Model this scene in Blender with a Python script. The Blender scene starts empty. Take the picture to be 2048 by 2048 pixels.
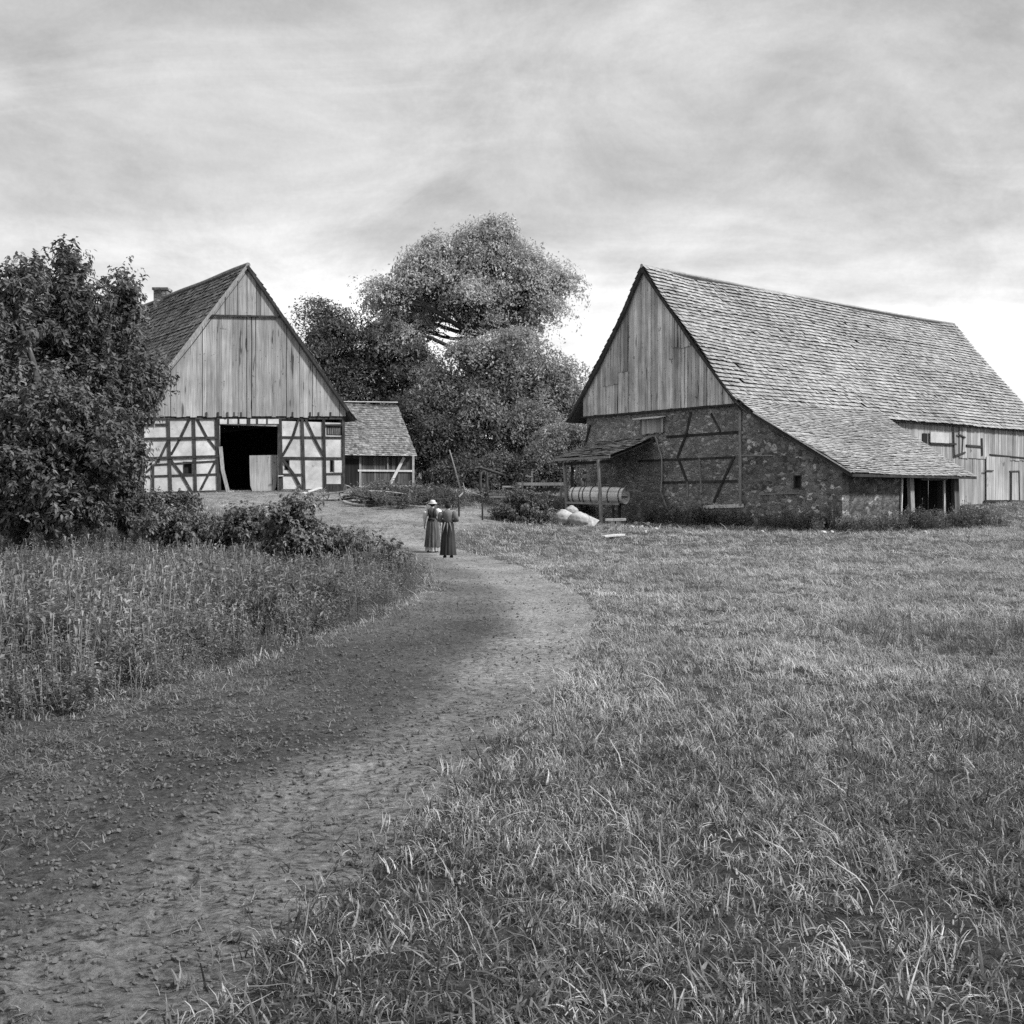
import bpy, math, random
import numpy as np
from mathutils import Vector

C = bpy.context.scene.collection
SC = bpy.context.scene
F = 2168.0            # focal length in pixels of the 2048 px wide photograph
U0, V0, CZ = 1024.0, 995.0, 1.68   # principal column, horizon row, camera height
rng = np.random.default_rng(7)
random.seed(7)

# ------------------------------------------------------------------ camera
cam_d = bpy.data.cameras.new('camera')
cam = bpy.data.objects.new('camera', cam_d); C.objects.link(cam)
cam.location = (0, 0, CZ); cam.rotation_euler = (math.radians(90), 0, 0)
cam_d.sensor_width = 36; cam_d.lens = 36 * F / 2048
cam_d.shift_y = -(1024 - V0) / 2048
cam_d.clip_end = 2000; cam_d.clip_start = 0.05
SC.camera = cam

# ------------------------------------------------------------------ light
SUN_AZ, SUN_EL = math.radians(104), math.radians(42)    # azimuth clockwise from +Y
EXPOSURE = 1.2
SC.view_settings.view_transform = 'Standard'; SC.view_settings.look = 'None'
SC.view_settings.gamma = 1; SC.view_settings.exposure = EXPOSURE
SC.view_settings.use_curve_mapping = False
SC.cycles.max_bounces = 5; SC.cycles.diffuse_bounces = 3; SC.cycles.transmission_bounces = 3
SC.cycles.glossy_bounces = 1; SC.cycles.transparent_max_bounces = 4
SC.cycles.use_denoising = False

sd = bpy.data.lights.new('sun', 'SUN'); sd.energy = 2.6; sd.angle = math.radians(7)
sun = bpy.data.objects.new('sun', sd); C.objects.link(sun)
sdir = Vector((math.sin(SUN_AZ) * math.cos(SUN_EL), math.cos(SUN_AZ) * math.cos(SUN_EL), math.sin(SUN_EL)))
sun.rotation_euler = sdir.to_track_quat('Z', 'Y').to_euler()
sun.location = (30, 0, 40)

world = bpy.data.worlds.new('World'); SC.world = world; world.use_nodes = True
nt = world.node_tree; nt.nodes.clear()
def N(nt, t, **kw):
    n = nt.nodes.new(t)
    for k, v in kw.items():
        if k.startswith('i_'): n.inputs[k[2:].replace('_', ' ')].default_value = v
        else: setattr(n, k, v)
    return n
def L(nt, a, b): nt.links.new(a, b)
def MATH(nt, op, a, b=None, c=None, clamp=False):
    n = nt.nodes.new('ShaderNodeMath'); n.operation = op; n.use_clamp = clamp
    for i, x in enumerate((a, b, c)):
        if x is None: continue
        if isinstance(x, (int, float)): n.inputs[i].default_value = x
        else: nt.links.new(x, n.inputs[i])
    return n.outputs[0]
def RAMP(nt, fac, stops, interp='LINEAR'):
    n = nt.nodes.new('ShaderNodeValToRGB'); n.color_ramp.interpolation = interp
    el = n.color_ramp.elements
    while len(el) < len(stops): el.new(0.5)
    for e, (p, v) in zip(el, stops):
        e.position = p; e.color = (v, v, v, 1)
    nt.links.new(fac, n.inputs[0])
    return n.outputs[0]
def NOISE(nt, vec, scale, detail=4, rough=0.55, dist=0.0):
    n = nt.nodes.new('ShaderNodeTexNoise'); n.inputs['Scale'].default_value = scale
    n.inputs['Detail'].default_value = detail; n.inputs['Roughness'].default_value = rough
    n.inputs['Distortion'].default_value = dist
    nt.links.new(vec, n.inputs['Vector'])
    return n.outputs[0]
def MAP(nt, vec, scale, loc=(0, 0, 0), rot=(0, 0, 0)):
    n = nt.nodes.new('ShaderNodeMapping'); n.inputs['Scale'].default_value = scale
    n.inputs['Location'].default_value = loc; n.inputs['Rotation'].default_value = rot
    nt.links.new(vec, n.inputs['Vector'])
    return n.outputs[0]

# sky: Nishita seen through a broken, colourless cloud deck
sky = N(nt, 'ShaderNodeTexSky', sky_type='NISHITA', sun_disc=False, sun_elevation=SUN_EL, sun_rotation=SUN_AZ)
bw = N(nt, 'ShaderNodeRGBToBW'); L(nt, sky.outputs[0], bw.inputs[0])
tc = N(nt, 'ShaderNodeTexCoord')
sep = N(nt, 'ShaderNodeSeparateXYZ'); L(nt, tc.outputs['Generated'], sep.inputs[0])
zc = MATH(nt, 'MAXIMUM', sep.outputs[2], 0.0)
den = MATH(nt, 'ADD', zc, 0.16)
cx = MATH(nt, 'DIVIDE', sep.outputs[0], den); cy = MATH(nt, 'DIVIDE', sep.outputs[1], den)
comb = N(nt, 'ShaderNodeCombineXYZ'); L(nt, cx, comb.inputs[0]); L(nt, cy, comb.inputs[1])
n1 = NOISE(nt, MAP(nt, comb.outputs[0], (1.5, 1.7, 1), (3.1, 1.4, 0)), 1.0, 8, 0.6, 0.3)
n2 = NOISE(nt, MAP(nt, comb.outputs[0], (0.9, 2.6, 1), (7.7, 2.0, 3), (0, 0, 0.12)), 1.2, 8, 0.6, 1.0)
n3 = NOISE(nt, tc.outputs['Generated'], 260.0, 2, 0.6)
cl = RAMP(nt, n1, [(0.30, 0.0), (0.72, 1.0)])
st = RAMP(nt, n2, [(0.50, 0.0), (0.75, 1.0)], 'EASE')
grad = RAMP(nt, zc, [(0.0, 0.98), (0.15, 0.93), (0.23, 0.72), (0.30, 0.56), (0.42, 0.52), (0.7, 1.0), (1.0, 1.3)])
v = MATH(nt, 'MULTIPLY', grad, MATH(nt, 'MULTIPLY_ADD', cl, 0.52, 0.66))
n4 = NOISE(nt, MAP(nt, comb.outputs[0], (0.42, 0.55, 1), (0.95, 5.9, 8)), 1.0, 5, 0.5, 0.3)
v = MATH(nt, 'MULTIPLY', v, RAMP(nt, n4, [(0.34, 0.68), (0.52, 1.0), (0.68, 1.16)]))
n5 = NOISE(nt, MAP(nt, tc.outputs['Generated'], (5.5, 5.5, 9.0), (2.2, 0.4, 1.7), (0, 0.35, 0)), 1.0, 9, 0.62, 0.5)
v = MATH(nt, 'MULTIPLY', v, RAMP(nt, n5, [(0.34, 0.80), (0.50, 0.98), (0.66, 1.12)]))
v = MATH(nt, 'ADD', v, MATH(nt, 'MULTIPLY', st, 0.09))
v = MATH(nt, 'MULTIPLY', v, MATH(nt, 'MULTIPLY_ADD', n3, 0.10, 0.95))
v = MATH(nt, 'MULTIPLY', v, 5.7)          # physical sky brightness; background strength is 0.1
v = MATH(nt, 'ADD', MATH(nt, 'MULTIPLY', v, 0.92), MATH(nt, 'MULTIPLY', bw.outputs[0], 0.06))
bg = N(nt, 'ShaderNodeBackground', i_Strength=0.1); L(nt, v, bg.inputs[0])
ow = N(nt, 'ShaderNodeOutputWorld'); L(nt, bg.outputs[0], ow.inputs[0])

# ------------------------------------------------------------------ materials
def base_mat(name):
    m = bpy.data.materials.new(name); m.use_nodes = True
    t = m.node_tree; t.nodes.clear()
    o = N(t, 'ShaderNodeOutputMaterial')
    return m, t, o
def shaded(t, val):
    """multiply by the mesh's own per-face tone"""
    a = N(t, 'ShaderNodeAttribute', attribute_name='shade')
    return MATH(t, 'MULTIPLY', val, a.outputs['Fac'])
def finish(t, o, val, rough=0.9, bump=None, bstr=0.3, bdist=0.02, spec=0.15):
    p = N(t, 'ShaderNodeBsdfPrincipled'); p.inputs['Roughness'].default_value = rough
    p.inputs['Specular IOR Level'].default_value = spec
    L(t, val, p.inputs['Base Color'])
    if bump is not None:
        b = N(t, 'ShaderNodeBump'); b.inputs['Strength'].default_value = bstr; b.inputs['Distance'].default_value = bdist
        L(t, bump, b.inputs['Height']); L(t, b.outputs[0], p.inputs['Normal'])
    L(t, p.outputs[0], o.inputs[0])
def grain_mat(name, lo, hi, sc, bstr=0.35, bdist=0.02, rough=0.9, big=0.5, bigamt=0.35, detail=6, spec=0.15, speck=None, slit=None):
    m, t, o = base_mat(name)
    tc = N(t, 'ShaderNodeTexCoord')
    n = NOISE(t, MAP(t, tc.outputs['Object'], sc), 1.0, detail, 0.62, 0.2)
    v = RAMP(t, n, [(0.30, lo), (0.70, hi)])
    b = NOISE(t, MAP(t, tc.outputs['Object'], (big, big, big), (5, 3, 1)), 1.0, 4)
    v = MATH(t, 'MULTIPLY', v, MATH(t, 'MULTIPLY_ADD', RAMP(t, b, [(0.3, 0), (0.7, 1)]), bigamt, 1 - bigamt / 2))
    if speck:
        s = NOISE(t, MAP(t, tc.outputs['Object'], (speck[0],) * 3, (2, 9, 4)), 1.0, 3)
        v = MATH(t, 'MULTIPLY', v, RAMP(t, s, [(speck[1], 1.0), (speck[1] + 0.06, speck[2])]))
    if slit:
        s = NOISE(t, MAP(t, tc.outputs['Object'], (slit, slit, slit * .09), (1, 4, 7)), 1.0, 2)
        v = MATH(t, 'MULTIPLY', v, RAMP(t, s, [(0.64, 1.0), (0.70, 0.30)]))
    finish(t, o, shaded(t, v), rough, n, bstr, bdist, spec)
    return m

M = {}
M['pale_boards'] = grain_mat('pale_boards', 0.19, 0.38, (13, 13, 0.7), 0.5, 0.012, bigamt=0.45, big=0.45, detail=8, speck=(4.5, 0.66, 0.45), slit=7.0)
M['grey_boards'] = grain_mat('grey_boards', 0.30, 0.66, (12, 12, 0.7), 0.5, 0.012, bigamt=0.6, big=0.6, detail=8, speck=(4.0, 0.65, 0.42), slit=6.5)
M['long_boards'] = grain_mat('long_boards', 0.16, 0.42, (12, 12, 0.5), 0.5, 0.012, bigamt=0.5, big=0.5, speck=(1.5, 0.63, 0.5))
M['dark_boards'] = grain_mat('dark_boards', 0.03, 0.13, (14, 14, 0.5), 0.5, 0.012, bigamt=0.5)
M['dark_timber'] = grain_mat('dark_timber', 0.018, 0.06, (9, 9, 3), 0.5, 0.01, bigamt=0.5, big=1.0)
M['pale_timber'] = grain_mat('pale_timber', 0.36, 0.62, (18, 18, 3), 0.5, 0.01)
M['grey_timber'] = grain_mat('grey_timber', 0.14, 0.34, (18, 18, 4), 0.5, 0.01)
M['plaster'] = grain_mat('plaster', 0.36, 0.52, (2.6, 2.6, 2.6), 0.25, 0.008, bigamt=0.55, big=0.9, detail=8, speck=(3.0, 0.66, 0.62))
M['white_paint'] = grain_mat('white_paint', 0.40, 0.56, (5, 5, 5), 0.3, 0.01, bigamt=0.25, big=1.5)
M['tile_dark'] = grain_mat('tile_dark', 0.10, 0.26, (7, 7, 7), 0.5, 0.015, bigamt=0.7, big=0.35)
M['tile_pale'] = grain_mat('tile_pale', 0.20, 0.34, (6, 6, 6), 0.4, 0.015, bigamt=0.4, big=0.25)
M['tile_shed'] = grain_mat('tile_shed', 0.09, 0.24, (7, 7, 7), 0.5, 0.015, bigamt=0.4, big=0.6)
M['bark'] = grain_mat('bark', 0.03, 0.10, (14, 14, 2.5), 0.8, 0.03)
M['pale_stone'] = grain_mat('pale_stone', 0.24, 0.5, (9, 9, 9), 0.6, 0.02)
M['iron'] = grain_mat('iron', 0.02, 0.06, (20, 20, 20), 0.3, 0.005, rough=0.6, spec=0.4)
M['barrel_staves'] = grain_mat('barrel_staves', 0.38, 0.64, (16, 3, 16), 0.4, 0.01)
M['skin'] = grain_mat('skin', 0.30, 0.36, (6, 6, 6), 0.1, 0.003, rough=0.6)
M['hair'] = grain_mat('hair', 0.012, 0.04, (60, 60, 8), 0.4, 0.004)
M['dark_cloth'] = grain_mat('dark_cloth', 0.018, 0.045, (9, 9, 1.2), 0.4, 0.01)
M['grey_cloth'] = grain_mat('grey_cloth', 0.10, 0.19, (12, 12, 4), 0.4, 0.01)
M['white_cloth'] = grain_mat('white_cloth', 0.5, 0.68, (10, 10, 4), 0.4, 0.01)
M['apron_cloth'] = grain_mat('apron_cloth', 0.025, 0.13, (26, 26, 0.8), 0.4, 0.01)
M['straw'] = grain_mat('straw', 0.42, 0.62, (40, 40, 40), 0.4, 0.005)
M['sackcloth'] = grain_mat('sackcloth', 0.24, 0.40, (14, 14, 14), 0.4, 0.02, bigamt=0.4, big=3.0)
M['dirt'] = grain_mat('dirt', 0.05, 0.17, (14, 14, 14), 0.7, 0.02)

def rubble_mat(name, scale, lo, hi, mortar, bright):
    m, t, o = base_mat(name)
    tc = N(t, 'ShaderNodeTexCoord')
    w = NOISE(t, tc.outputs['Object'], 4.0, 4)
    wv = N(t, 'ShaderNodeVectorMath', operation='MULTIPLY_ADD')
    cmb = N(t, 'ShaderNodeCombineXYZ'); L(t, w, cmb.inputs[0]); L(t, w, cmb.inputs[1]); L(t, w, cmb.inputs[2])
    L(t, cmb.outputs[0], wv.inputs[0]); wv.inputs[1].default_value = (0.5,) * 3; L(t, tc.outputs['Object'], wv.inputs[2])
    mp = MAP(t, wv.outputs[0], scale)
    vo = N(t, 'ShaderNodeTexVoronoi'); vo.inputs['Scale'].default_value = 1; L(t, mp, vo.inputs['Vector'])
    ed = N(t, 'ShaderNodeTexVoronoi', feature='DISTANCE_TO_EDGE'); ed.inputs['Scale'].default_value = 1; L(t, mp, ed.inputs['Vector'])
    sp = N(t, 'ShaderNodeSeparateColor'); L(t, vo.outputs['Color'], sp.inputs[0])
    st = RAMP(t, sp.outputs[0], [(0.0, lo), (0.91, hi), (0.94, bright), (1.0, bright * 1.15)])
    fine = NOISE(t, tc.outputs['Object'], 11.0, 5, 0.65)
    st = MATH(t, 'MULTIPLY', st, MATH(t, 'MULTIPLY_ADD', fine, 1.4, 0.3))
    e = RAMP(t, ed.outputs['Distance'], [(0.0, 0.25), (0.14, 1.0)])
    mix = N(t, 'ShaderNodeMix', data_type='FLOAT'); L(t, e, mix.inputs[0]); mix.inputs[2].default_value = mortar; L(t, st, mix.inputs[3])
    big = NOISE(t, MAP(t, tc.outputs['Object'], (0.5, 0.5, 0.5)), 1.0, 4)
    v = MATH(t, 'MULTIPLY', mix.outputs[0], RAMP(t, big, [(0.35, 0.65), (0.65, 1.2)]))
    h = MATH(t, 'ADD', MATH(t, 'MULTIPLY', e, MATH(t, 'ADD', sp.outputs[1], 0.5)), MATH(t, 'MULTIPLY', fine, 0.5))
    finish(t, o, shaded(t, v), 0.95, h, 0.9, 0.06)
    return m
M['rubble'] = rubble_mat('rubble', (4.0, 4.0, 7.0), 0.07, 0.26, 0.24, 0.44)
M['brick_infill'] = rubble_mat('brick_infill', (3.6, 3.6, 10), 0.13, 0.32, 0.26, 0.44)

def leaf_mat(name, lo, hi, tr=0.3, patch=False):
    m, t, o = base_mat(name)
    g = N(t, 'ShaderNodeObjectInfo')
    tc = N(t, 'ShaderNodeTexCoord')
    n = NOISE(t, tc.outputs['Object'], 1.3, 3)
    v = RAMP(t, n, [(0.3, lo), (0.7, hi)])
    v = MATH(t, 'MULTIPLY', v, MATH(t, 'MULTIPLY_ADD', g.outputs['Random'], 0.5, 0.75))
    v = shaded(t, v)
    if patch:   # drier and greener patches of the meadow
        ge = N(t, 'ShaderNodeNewGeometry')
        pn = NOISE(t, MAP(t, ge.outputs['Position'], (0.45, 0.3, 0.0)), 1.0, 5, 0.6)
        v = MATH(t, 'MULTIPLY', v, RAMP(t, pn, [(0.30, 0.62), (0.5, 1.0), (0.70, 1.4)]))
    d = N(t, 'ShaderNodeBsdfDiffuse'); L(t, v, d.inputs[0])
    tl = N(t, 'ShaderNodeBsdfTranslucent'); L(t, v, tl.inputs[0])
    gl = N(t, 'ShaderNodeBsdfGlossy'); gl.inputs['Roughness'].default_value = 0.45; gl.inputs[0].default_value = (0.5, 0.5, 0.5, 1)
    mx = N(t, 'ShaderNodeMixShader'); mx.inputs[0].default_value = tr
    L(t, d.outputs[0], mx.inputs[1]); L(t, tl.outputs[0], mx.inputs[2])
    m2 = N(t, 'ShaderNodeMixShader'); m2.inputs[0].default_value = 0.02
    L(t, mx.outputs[0], m2.inputs[1]); L(t, gl.outputs[0], m2.inputs[2])
    L(t, m2.outputs[0], o.inputs[0])
    return m
M['leaf_dark'] = leaf_mat('leaf_dark', 0.08, 0.18, 0.35)
M['leaf_deep'] = leaf_mat('leaf_deep', 0.045, 0.12, 0.25)
M['leaf_mid'] = leaf_mat('leaf_mid', 0.27, 0.48, 0.45)
M['leaf_pale'] = leaf_mat('leaf_pale', 0.2, 0.36, 0.35)
M['leaf_bramble'] = leaf_mat('leaf_bramble', 0.08, 0.2, 0.25)
M['darkened_grass'] = leaf_mat('darkened_grass', 0.11, 0.20, 0.3, True)  # near darkening painted into the blade colour
M['grass'] = leaf_mat('grass', 0.29, 0.44, 0.3, True)
M['tall_grass'] = leaf_mat('tall_grass', 0.12, 0.22, 0.3, True)

def ground_mat(name, path=False):
    m, t, o = base_mat(name)
    tc = N(t, 'ShaderNodeTexCoord')
    p = tc.outputs['Object']
    bare = N(t, 'ShaderNodeAttribute', attribute_name='bare').outputs['Fac']
    a = NOISE(t, p, 21.0, 8, 0.75)
    b = NOISE(t, p, 0.6, 5, 0.6)
    c = NOISE(t, MAP(t, p, (12.0, 26.0, 12.0)), 1.0, 6, 0.72, 0.0)
    soil = RAMP(t, a, [(0.30, 0.10), (0.52, 0.22), (0.72, 0.34)])
    soil = MATH(t, 'MULTIPLY', soil, RAMP(t, c, [(0.38, 0.30), (0.47, 0.85), (0.62, 1.2)]))
    soil = MATH(t, 'MULTIPLY', soil, RAMP(t, b, [(0.3, 0.75), (0.7, 1.2)]))
    turf = RAMP(t, a, [(0.32, 0.018), (0.55, 0.055), (0.72, 0.11)])
    turf = MATH(t, 'MULTIPLY', turf, RAMP(t, b, [(0.3, 0.8), (0.7, 1.25)]))
    geo = N(t, 'ShaderNodeSeparateXYZ'); L(t, p, geo.inputs[0])
    near_dark = RAMP(t, MATH(t, 'DIVIDE', MATH(t, 'MULTIPLY_ADD', b, 6.0, geo.outputs[1]), 24.0), [(0.2, 0.62), (0.75, 1.0)])   # near-end darkening painted into the soil colour
    soil = MATH(t, 'MULTIPLY', MATH(t, 'MULTIPLY', soil, near_dark), MATH(t, 'MULTIPLY_ADD', bare, 0.6, 0.5))
    mask = MATH(t, 'ADD', bare, MATH(t, 'MULTIPLY', MATH(t, 'SUBTRACT', b, 0.5), 0.45), clamp=True)
    mix = N(t, 'ShaderNodeMix', data_type='FLOAT'); L(t, mask, mix.inputs[0]); L(t, turf, mix.inputs[2]); L(t, soil, mix.inputs[3])
    h = MATH(t, 'ADD', MATH(t, 'MULTIPLY', a, 0.6), c)
    finish(t, o, mix.outputs[0], 0.97, h, 0.9, 0.04, 0.05)
    return m
M['ground'] = ground_mat('ground')

# ------------------------------------------------------------------ mesh helpers
def V3(p): return np.asarray(p, float)
def unit(v):
    v = V3(v); return v / (np.linalg.norm(v) + 1e-12)

def empty(name, loc, label=None, cat=None, group=None):
    o = bpy.data.objects.new(name, None); C.objects.link(o); o.location = tuple(loc)
    o.empty_display_size = 0.2
    tag(o, label, cat, group); return o
def tag(o, label=None, cat=None, group=None, kind=None):
    if label: o['label'] = label
    if cat: o['category'] = cat
    if group: o['group'] = group
    if kind: o['kind'] = kind
    return o
def origin_of(o):
    p = np.zeros(3)
    while o is not None:
        p += np.array(o.location); o = o.parent
    return p

def mesh_obj(name, verts, faces_flat, counts, mat, parent=None, shade=None, smooth=False, loc=None):
    """verts Nx3 in world space; the object's origin is its parent's (or loc)"""
    org = origin_of(parent) if parent is not None else (V3(loc) if loc is not None else np.zeros(3))
    verts = np.asarray(verts, np.float32).reshape(-1, 3) - org.astype(np.float32)
    me = bpy.data.meshes.new(name)
    nv, nf = len(verts), len(counts)
    me.vertices.add(nv); me.vertices.foreach_set('co', verts.ravel())
    ff = np.asarray(faces_flat, np.int32); cn = np.asarray(counts, np.int32)
    me.loops.add(len(ff)); me.loops.foreach_set('vertex_index', ff)
    me.polygons.add(nf)
    me.polygons.foreach_set('loop_start', np.concatenate(([0], np.cumsum(cn)[:-1])).astype(np.int32))
    me.polygons.foreach_set('loop_total', cn)
    me.polygons.foreach_set('use_smooth', np.full(nf, smooth, bool))
    me.update(calc_edges=True); me.validate()
    at = me.attributes.new('shade', 'FLOAT', 'FACE')
    sh = np.ones(nf, np.float32) if shade is None else np.asarray(shade, np.float32)
    if len(me.polygons) == nf: at.data.foreach_set('value', sh)
    else: at.data.foreach_set('value', np.ones(len(me.polygons), np.float32))
    me.materials.append(mat)
    o = bpy.data.objects.new(name, me); C.objects.link(o)
    if parent is not None: o.parent = parent
    elif loc is not None: o.location = tuple(loc)
    return o

class MB:
    def __init__(s): s.v = []; s.f = []; s.c = []; s.sh = []
    def face(s, idx, sh=1.0): s.f += list(idx); s.c.append(len(idx)); s.sh.append(sh)
    def poly(s, pts, sh=1.0):
        b = len(s.v); s.v += [V3(p) for p in pts]; s.face(range(b, b + len(pts)), sh)
    def hexa(s, lo, hi, sh=1.0):
        """lo, hi: 4 points each, same winding"""
        b = len(s.v); s.v += [V3(p) for p in lo] + [V3(p) for p in hi]
        for q in ((3, 2, 1, 0), (4, 5, 6, 7), (0, 1, 5, 4), (1, 2, 6, 5), (2, 3, 7, 6), (3, 0, 4, 7)):
            s.face([b + k for k in q], sh)
    def prism(s, pts, vec, sh=1.0):
        n = len(pts); b = len(s.v); vec = V3(vec)
        s.v += [V3(p) for p in pts] + [V3(p) + vec for p in pts]
        s.face([b + k for k in range(n)][::-1], sh); s.face([b + n + k for k in range(n)], sh)
        for k in range(n): s.face([b + k, b + (k + 1) % n, b + n + (k + 1) % n, b + n + k], sh)
    def beam(s, p0, p1, w, d, nrm, sh=1.0, twist=0):
        """bar from p0 to p1; width w across, depth d along nrm (p on its back face)"""
        p0, p1 = V3(p0), V3(p1); a = unit(p1 - p0); nrm = V3(nrm); nrm = unit(nrm - a * nrm.dot(a)); x = np.cross(a, nrm)
        q = [p0 - x * w / 2, p0 + x * w / 2, p1 + x * w / 2, p1 - x * w / 2]
        s.hexa(q, [k + nrm * d for k in q], sh)
    def tube(s, pts, rad, n=8, sh=1.0, cap=True):
        pts = [V3(p) for p in pts]; m = len(pts)
        rad = [rad] * m if np.isscalar(rad) else rad
        b = len(s.v); ref = np.array((0.31, 0.17, 0.93))
        for i, p in enumerate(pts):
            a = unit(pts[min(i + 1, m - 1)] - pts[max(i - 1, 0)])
            x = unit(np.cross(a, ref if abs(a.dot(ref)) < 0.95 else np.array((1.0, 0, 0)))); y = np.cross(a, x)
            for k in range(n):
                t = 2 * math.pi * k / n; s.v.append(p + (x * math.cos(t) + y * math.sin(t)) * rad[i])
        for i in range(m - 1):
            for k in range(n):
                k2 = (k + 1) % n
                s.face([b + i * n + k, b + i * n + k2, b + (i + 1) * n + k2, b + (i + 1) * n + k], sh)
        if cap:
            s.face([b + k for k in range(n)][::-1], sh); s.face([b + (m - 1) * n + k for k in range(n)], sh)
    def lathe(s, p0, axis, prof, n=24, sh=1.0, cap=True, fold=None, sx=1.0):
        """prof: (t along axis, radius)"""
        p0 = V3(p0); a = unit(axis); ref = np.array((0, 1.0, 0)) if abs(a[1]) < 0.9 else np.array((1.0, 0, 0))
        x = unit(np.cross(ref, a)); y = np.cross(a, x); b = len(s.v)
        for i, (t, r) in enumerate(prof):
            for k in range(n):
                th = 2 * math.pi * k / n
                rr = r * (1 + (fold(i / (len(prof) - 1), th) if fold else 0))
                s.v.append(p0 + a * t + (x * math.cos(th) * sx + y * math.sin(th)) * rr)
        for i in range(len(prof) - 1):
            for k in range(n):
                k2 = (k + 1) % n
                s.face([b + i * n + k, b + i * n + k2, b + (i + 1) * n + k2, b + (i + 1) * n + k], sh)
        if cap:
            s.face([b + k for k in range(n)][::-1], sh); s.face([b + (len(prof) - 1) * n + k for k in range(n)], sh)
    def build(s, name, mat, parent=None, smooth=False, loc=None):
        return mesh_obj(name, np.array(s.v), s.f, s.c, mat, parent, s.sh, smooth, loc)

# value noise for the terrain
_tab = np.random.default_rng(11).random((256, 256))
def vnoise(x, y):
    xi = np.floor(x).astype(int); yi = np.floor(y).astype(int); fx = x - xi; fy = y - yi
    fx = fx * fx * (3 - 2 * fx); fy = fy * fy * (3 - 2 * fy)
    g = lambda i, j: _tab[(xi + i) & 255, (yi + j) & 255]
    return (g(0, 0) * (1 - fx) + g(1, 0) * fx) * (1 - fy) + (g(0, 1) * (1 - fx) + g(1, 1) * fx) * fy - 0.5

# ------------------------------------------------------------------ terrain height
def at(u, v, Y): return np.array(((u - U0) / F * Y, Y, CZ + (V0 - v) / F * Y))
_cp = [(x, y, 0.0) for x in (-22, -10, 0, 10, 22) for y in (-30, 0, 10, 20, 28)]
_cp = [c for c in _cp if not (c[1] == 28 and c[0] < -5)]
_cp += [(-22, 28, .35), (-10, 28, .15), (-2.4, 33, 0.02), (-1.8, 30.6, 0), (5, 36, 0.02), (12, 36, .1), (22, 40, .25),
        (13.7, 44, .32), (17.5, 46.8, .30), (20.6, 49.5, .35), (10.2, 48.4, .40), (6.2, 52, .5), (4.2, 56, .8), (4.3, 50.5, .42), (2.7, 53, .75),
        (25, 60.2, 1.26), (32, 66, 1.5), (40, 60, 1.4), (30, 50, .7),
        (-19.3, 56.4, 1.88), (-14.5, 59, 2.0), (-9.6, 61.6, 2.12), (-9, 50, 1.25), (-6, 45, .85), (-12, 45, .95), (-3, 50, 1.25), (-3, 56, 1.75), (-20, 45, 1.1),
        (-3, 40, .45), (-5.5, 63.5, 2.15), (0, 62, 1.9), (3, 75, 2.3), (-10, 80, 2.5), (-30, 75, 2.5), (-40, 50, 1.6), (-40, 20, .4), (45, 20, .2), (10, 72, 1.9), (0, 95, 2.6), (-40, 100, 2.6), (40, 100, 2.4), (60, 60, 1.6)]
_cp = np.array(_cp, float)
def _k(r2): return np.where(r2 > 0, 0.5 * r2 * np.log(r2 + 1e-12), 0.0)
def _solve():
    n = len(_cp); P = _cp[:, :2]
    K = _k(((P[:, None] - P[None]) ** 2).sum(-1)) + np.eye(n) * 2.0
    A = np.zeros((n + 3, n + 3)); A[:n, :n] = K; A[:n, n] = 1; A[:n, n + 1:] = P; A[n, :n] = 1; A[n + 1:, :n] = P.T
    return np.linalg.solve(A, np.concatenate((_cp[:, 2], np.zeros(3))))
_w = _solve()
def h0(x, y):
    x = np.asarray(x, float); y = np.asarray(y, float); sh = x.shape
    xf, yf = x.ravel(), y.ravel(); out = np.empty(len(xf)); n = len(_cp)
    for a in range(0, len(xf), 40000):
        b = slice(a, a + 40000)
        q = (xf[b, None] - _cp[:, 0]) ** 2 + (yf[b, None] - _cp[:, 1]) ** 2
        out[b] = _k(q) @ _w[:n] + _w[n] + _w[n + 1] * xf[b] + _w[n + 2] * yf[b]
    r = np.hypot(xf, yf - 40)
    k = np.clip((r - 55) / 40, 0, 1); k = k * k * (3 - 2 * k)
    far = np.clip((yf + 20) / 100, 0, 1) * 2.4
    out = np.where(k >= 1, far, np.clip(out, -0.3, 3.2) * (1 - k) + far * k)
    return out.reshape(sh)
def ground_at(u, v):
    """where the ray through pixel (u, v) meets the ground"""
    Y = np.concatenate((np.arange(1.0, 30, .05), np.arange(30, 130, .2)))
    z = CZ + (V0 - v) / F * Y; X = (u - U0) / F * Y
    d = z - h0(X, Y); i = np.argmax(d <= 0) if (d <= 0).any() else len(Y) - 1
    if i > 0:
        t = d[i - 1] / (d[i - 1] - d[i] + 1e-9); y = Y[i - 1] + t * (Y[i] - Y[i - 1])
    else: y = Y[0]
    return np.array(((u - U0) / F * y, y))
def sdist(x, y, poly):
    """signed distance to polygon, negative inside"""
    x = np.asarray(x, float).ravel(); y = np.asarray(y, float).ravel()
    d = np.full(x.shape, 1e9); ins = np.zeros(x.shape, bool); n = len(poly)
    for i in range(n):
        ax, ay = poly[i]; bx, by = poly[(i + 1) % n]
        ex, ey = bx - ax, by - ay
        t = np.clip(((x - ax) * ex + (y - ay) * ey) / (ex * ex + ey * ey + 1e-12), 0, 1)
        d = np.minimum(d, np.hypot(x - ax - t * ex, y - ay - t * ey))
        c = ((ay > y) != (by > y)) & (x < (bx - ax) * (y - ay) / (by - ay + 1e-12) + ax)
        ins ^= c
    return np.where(ins, -d, d)
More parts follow.
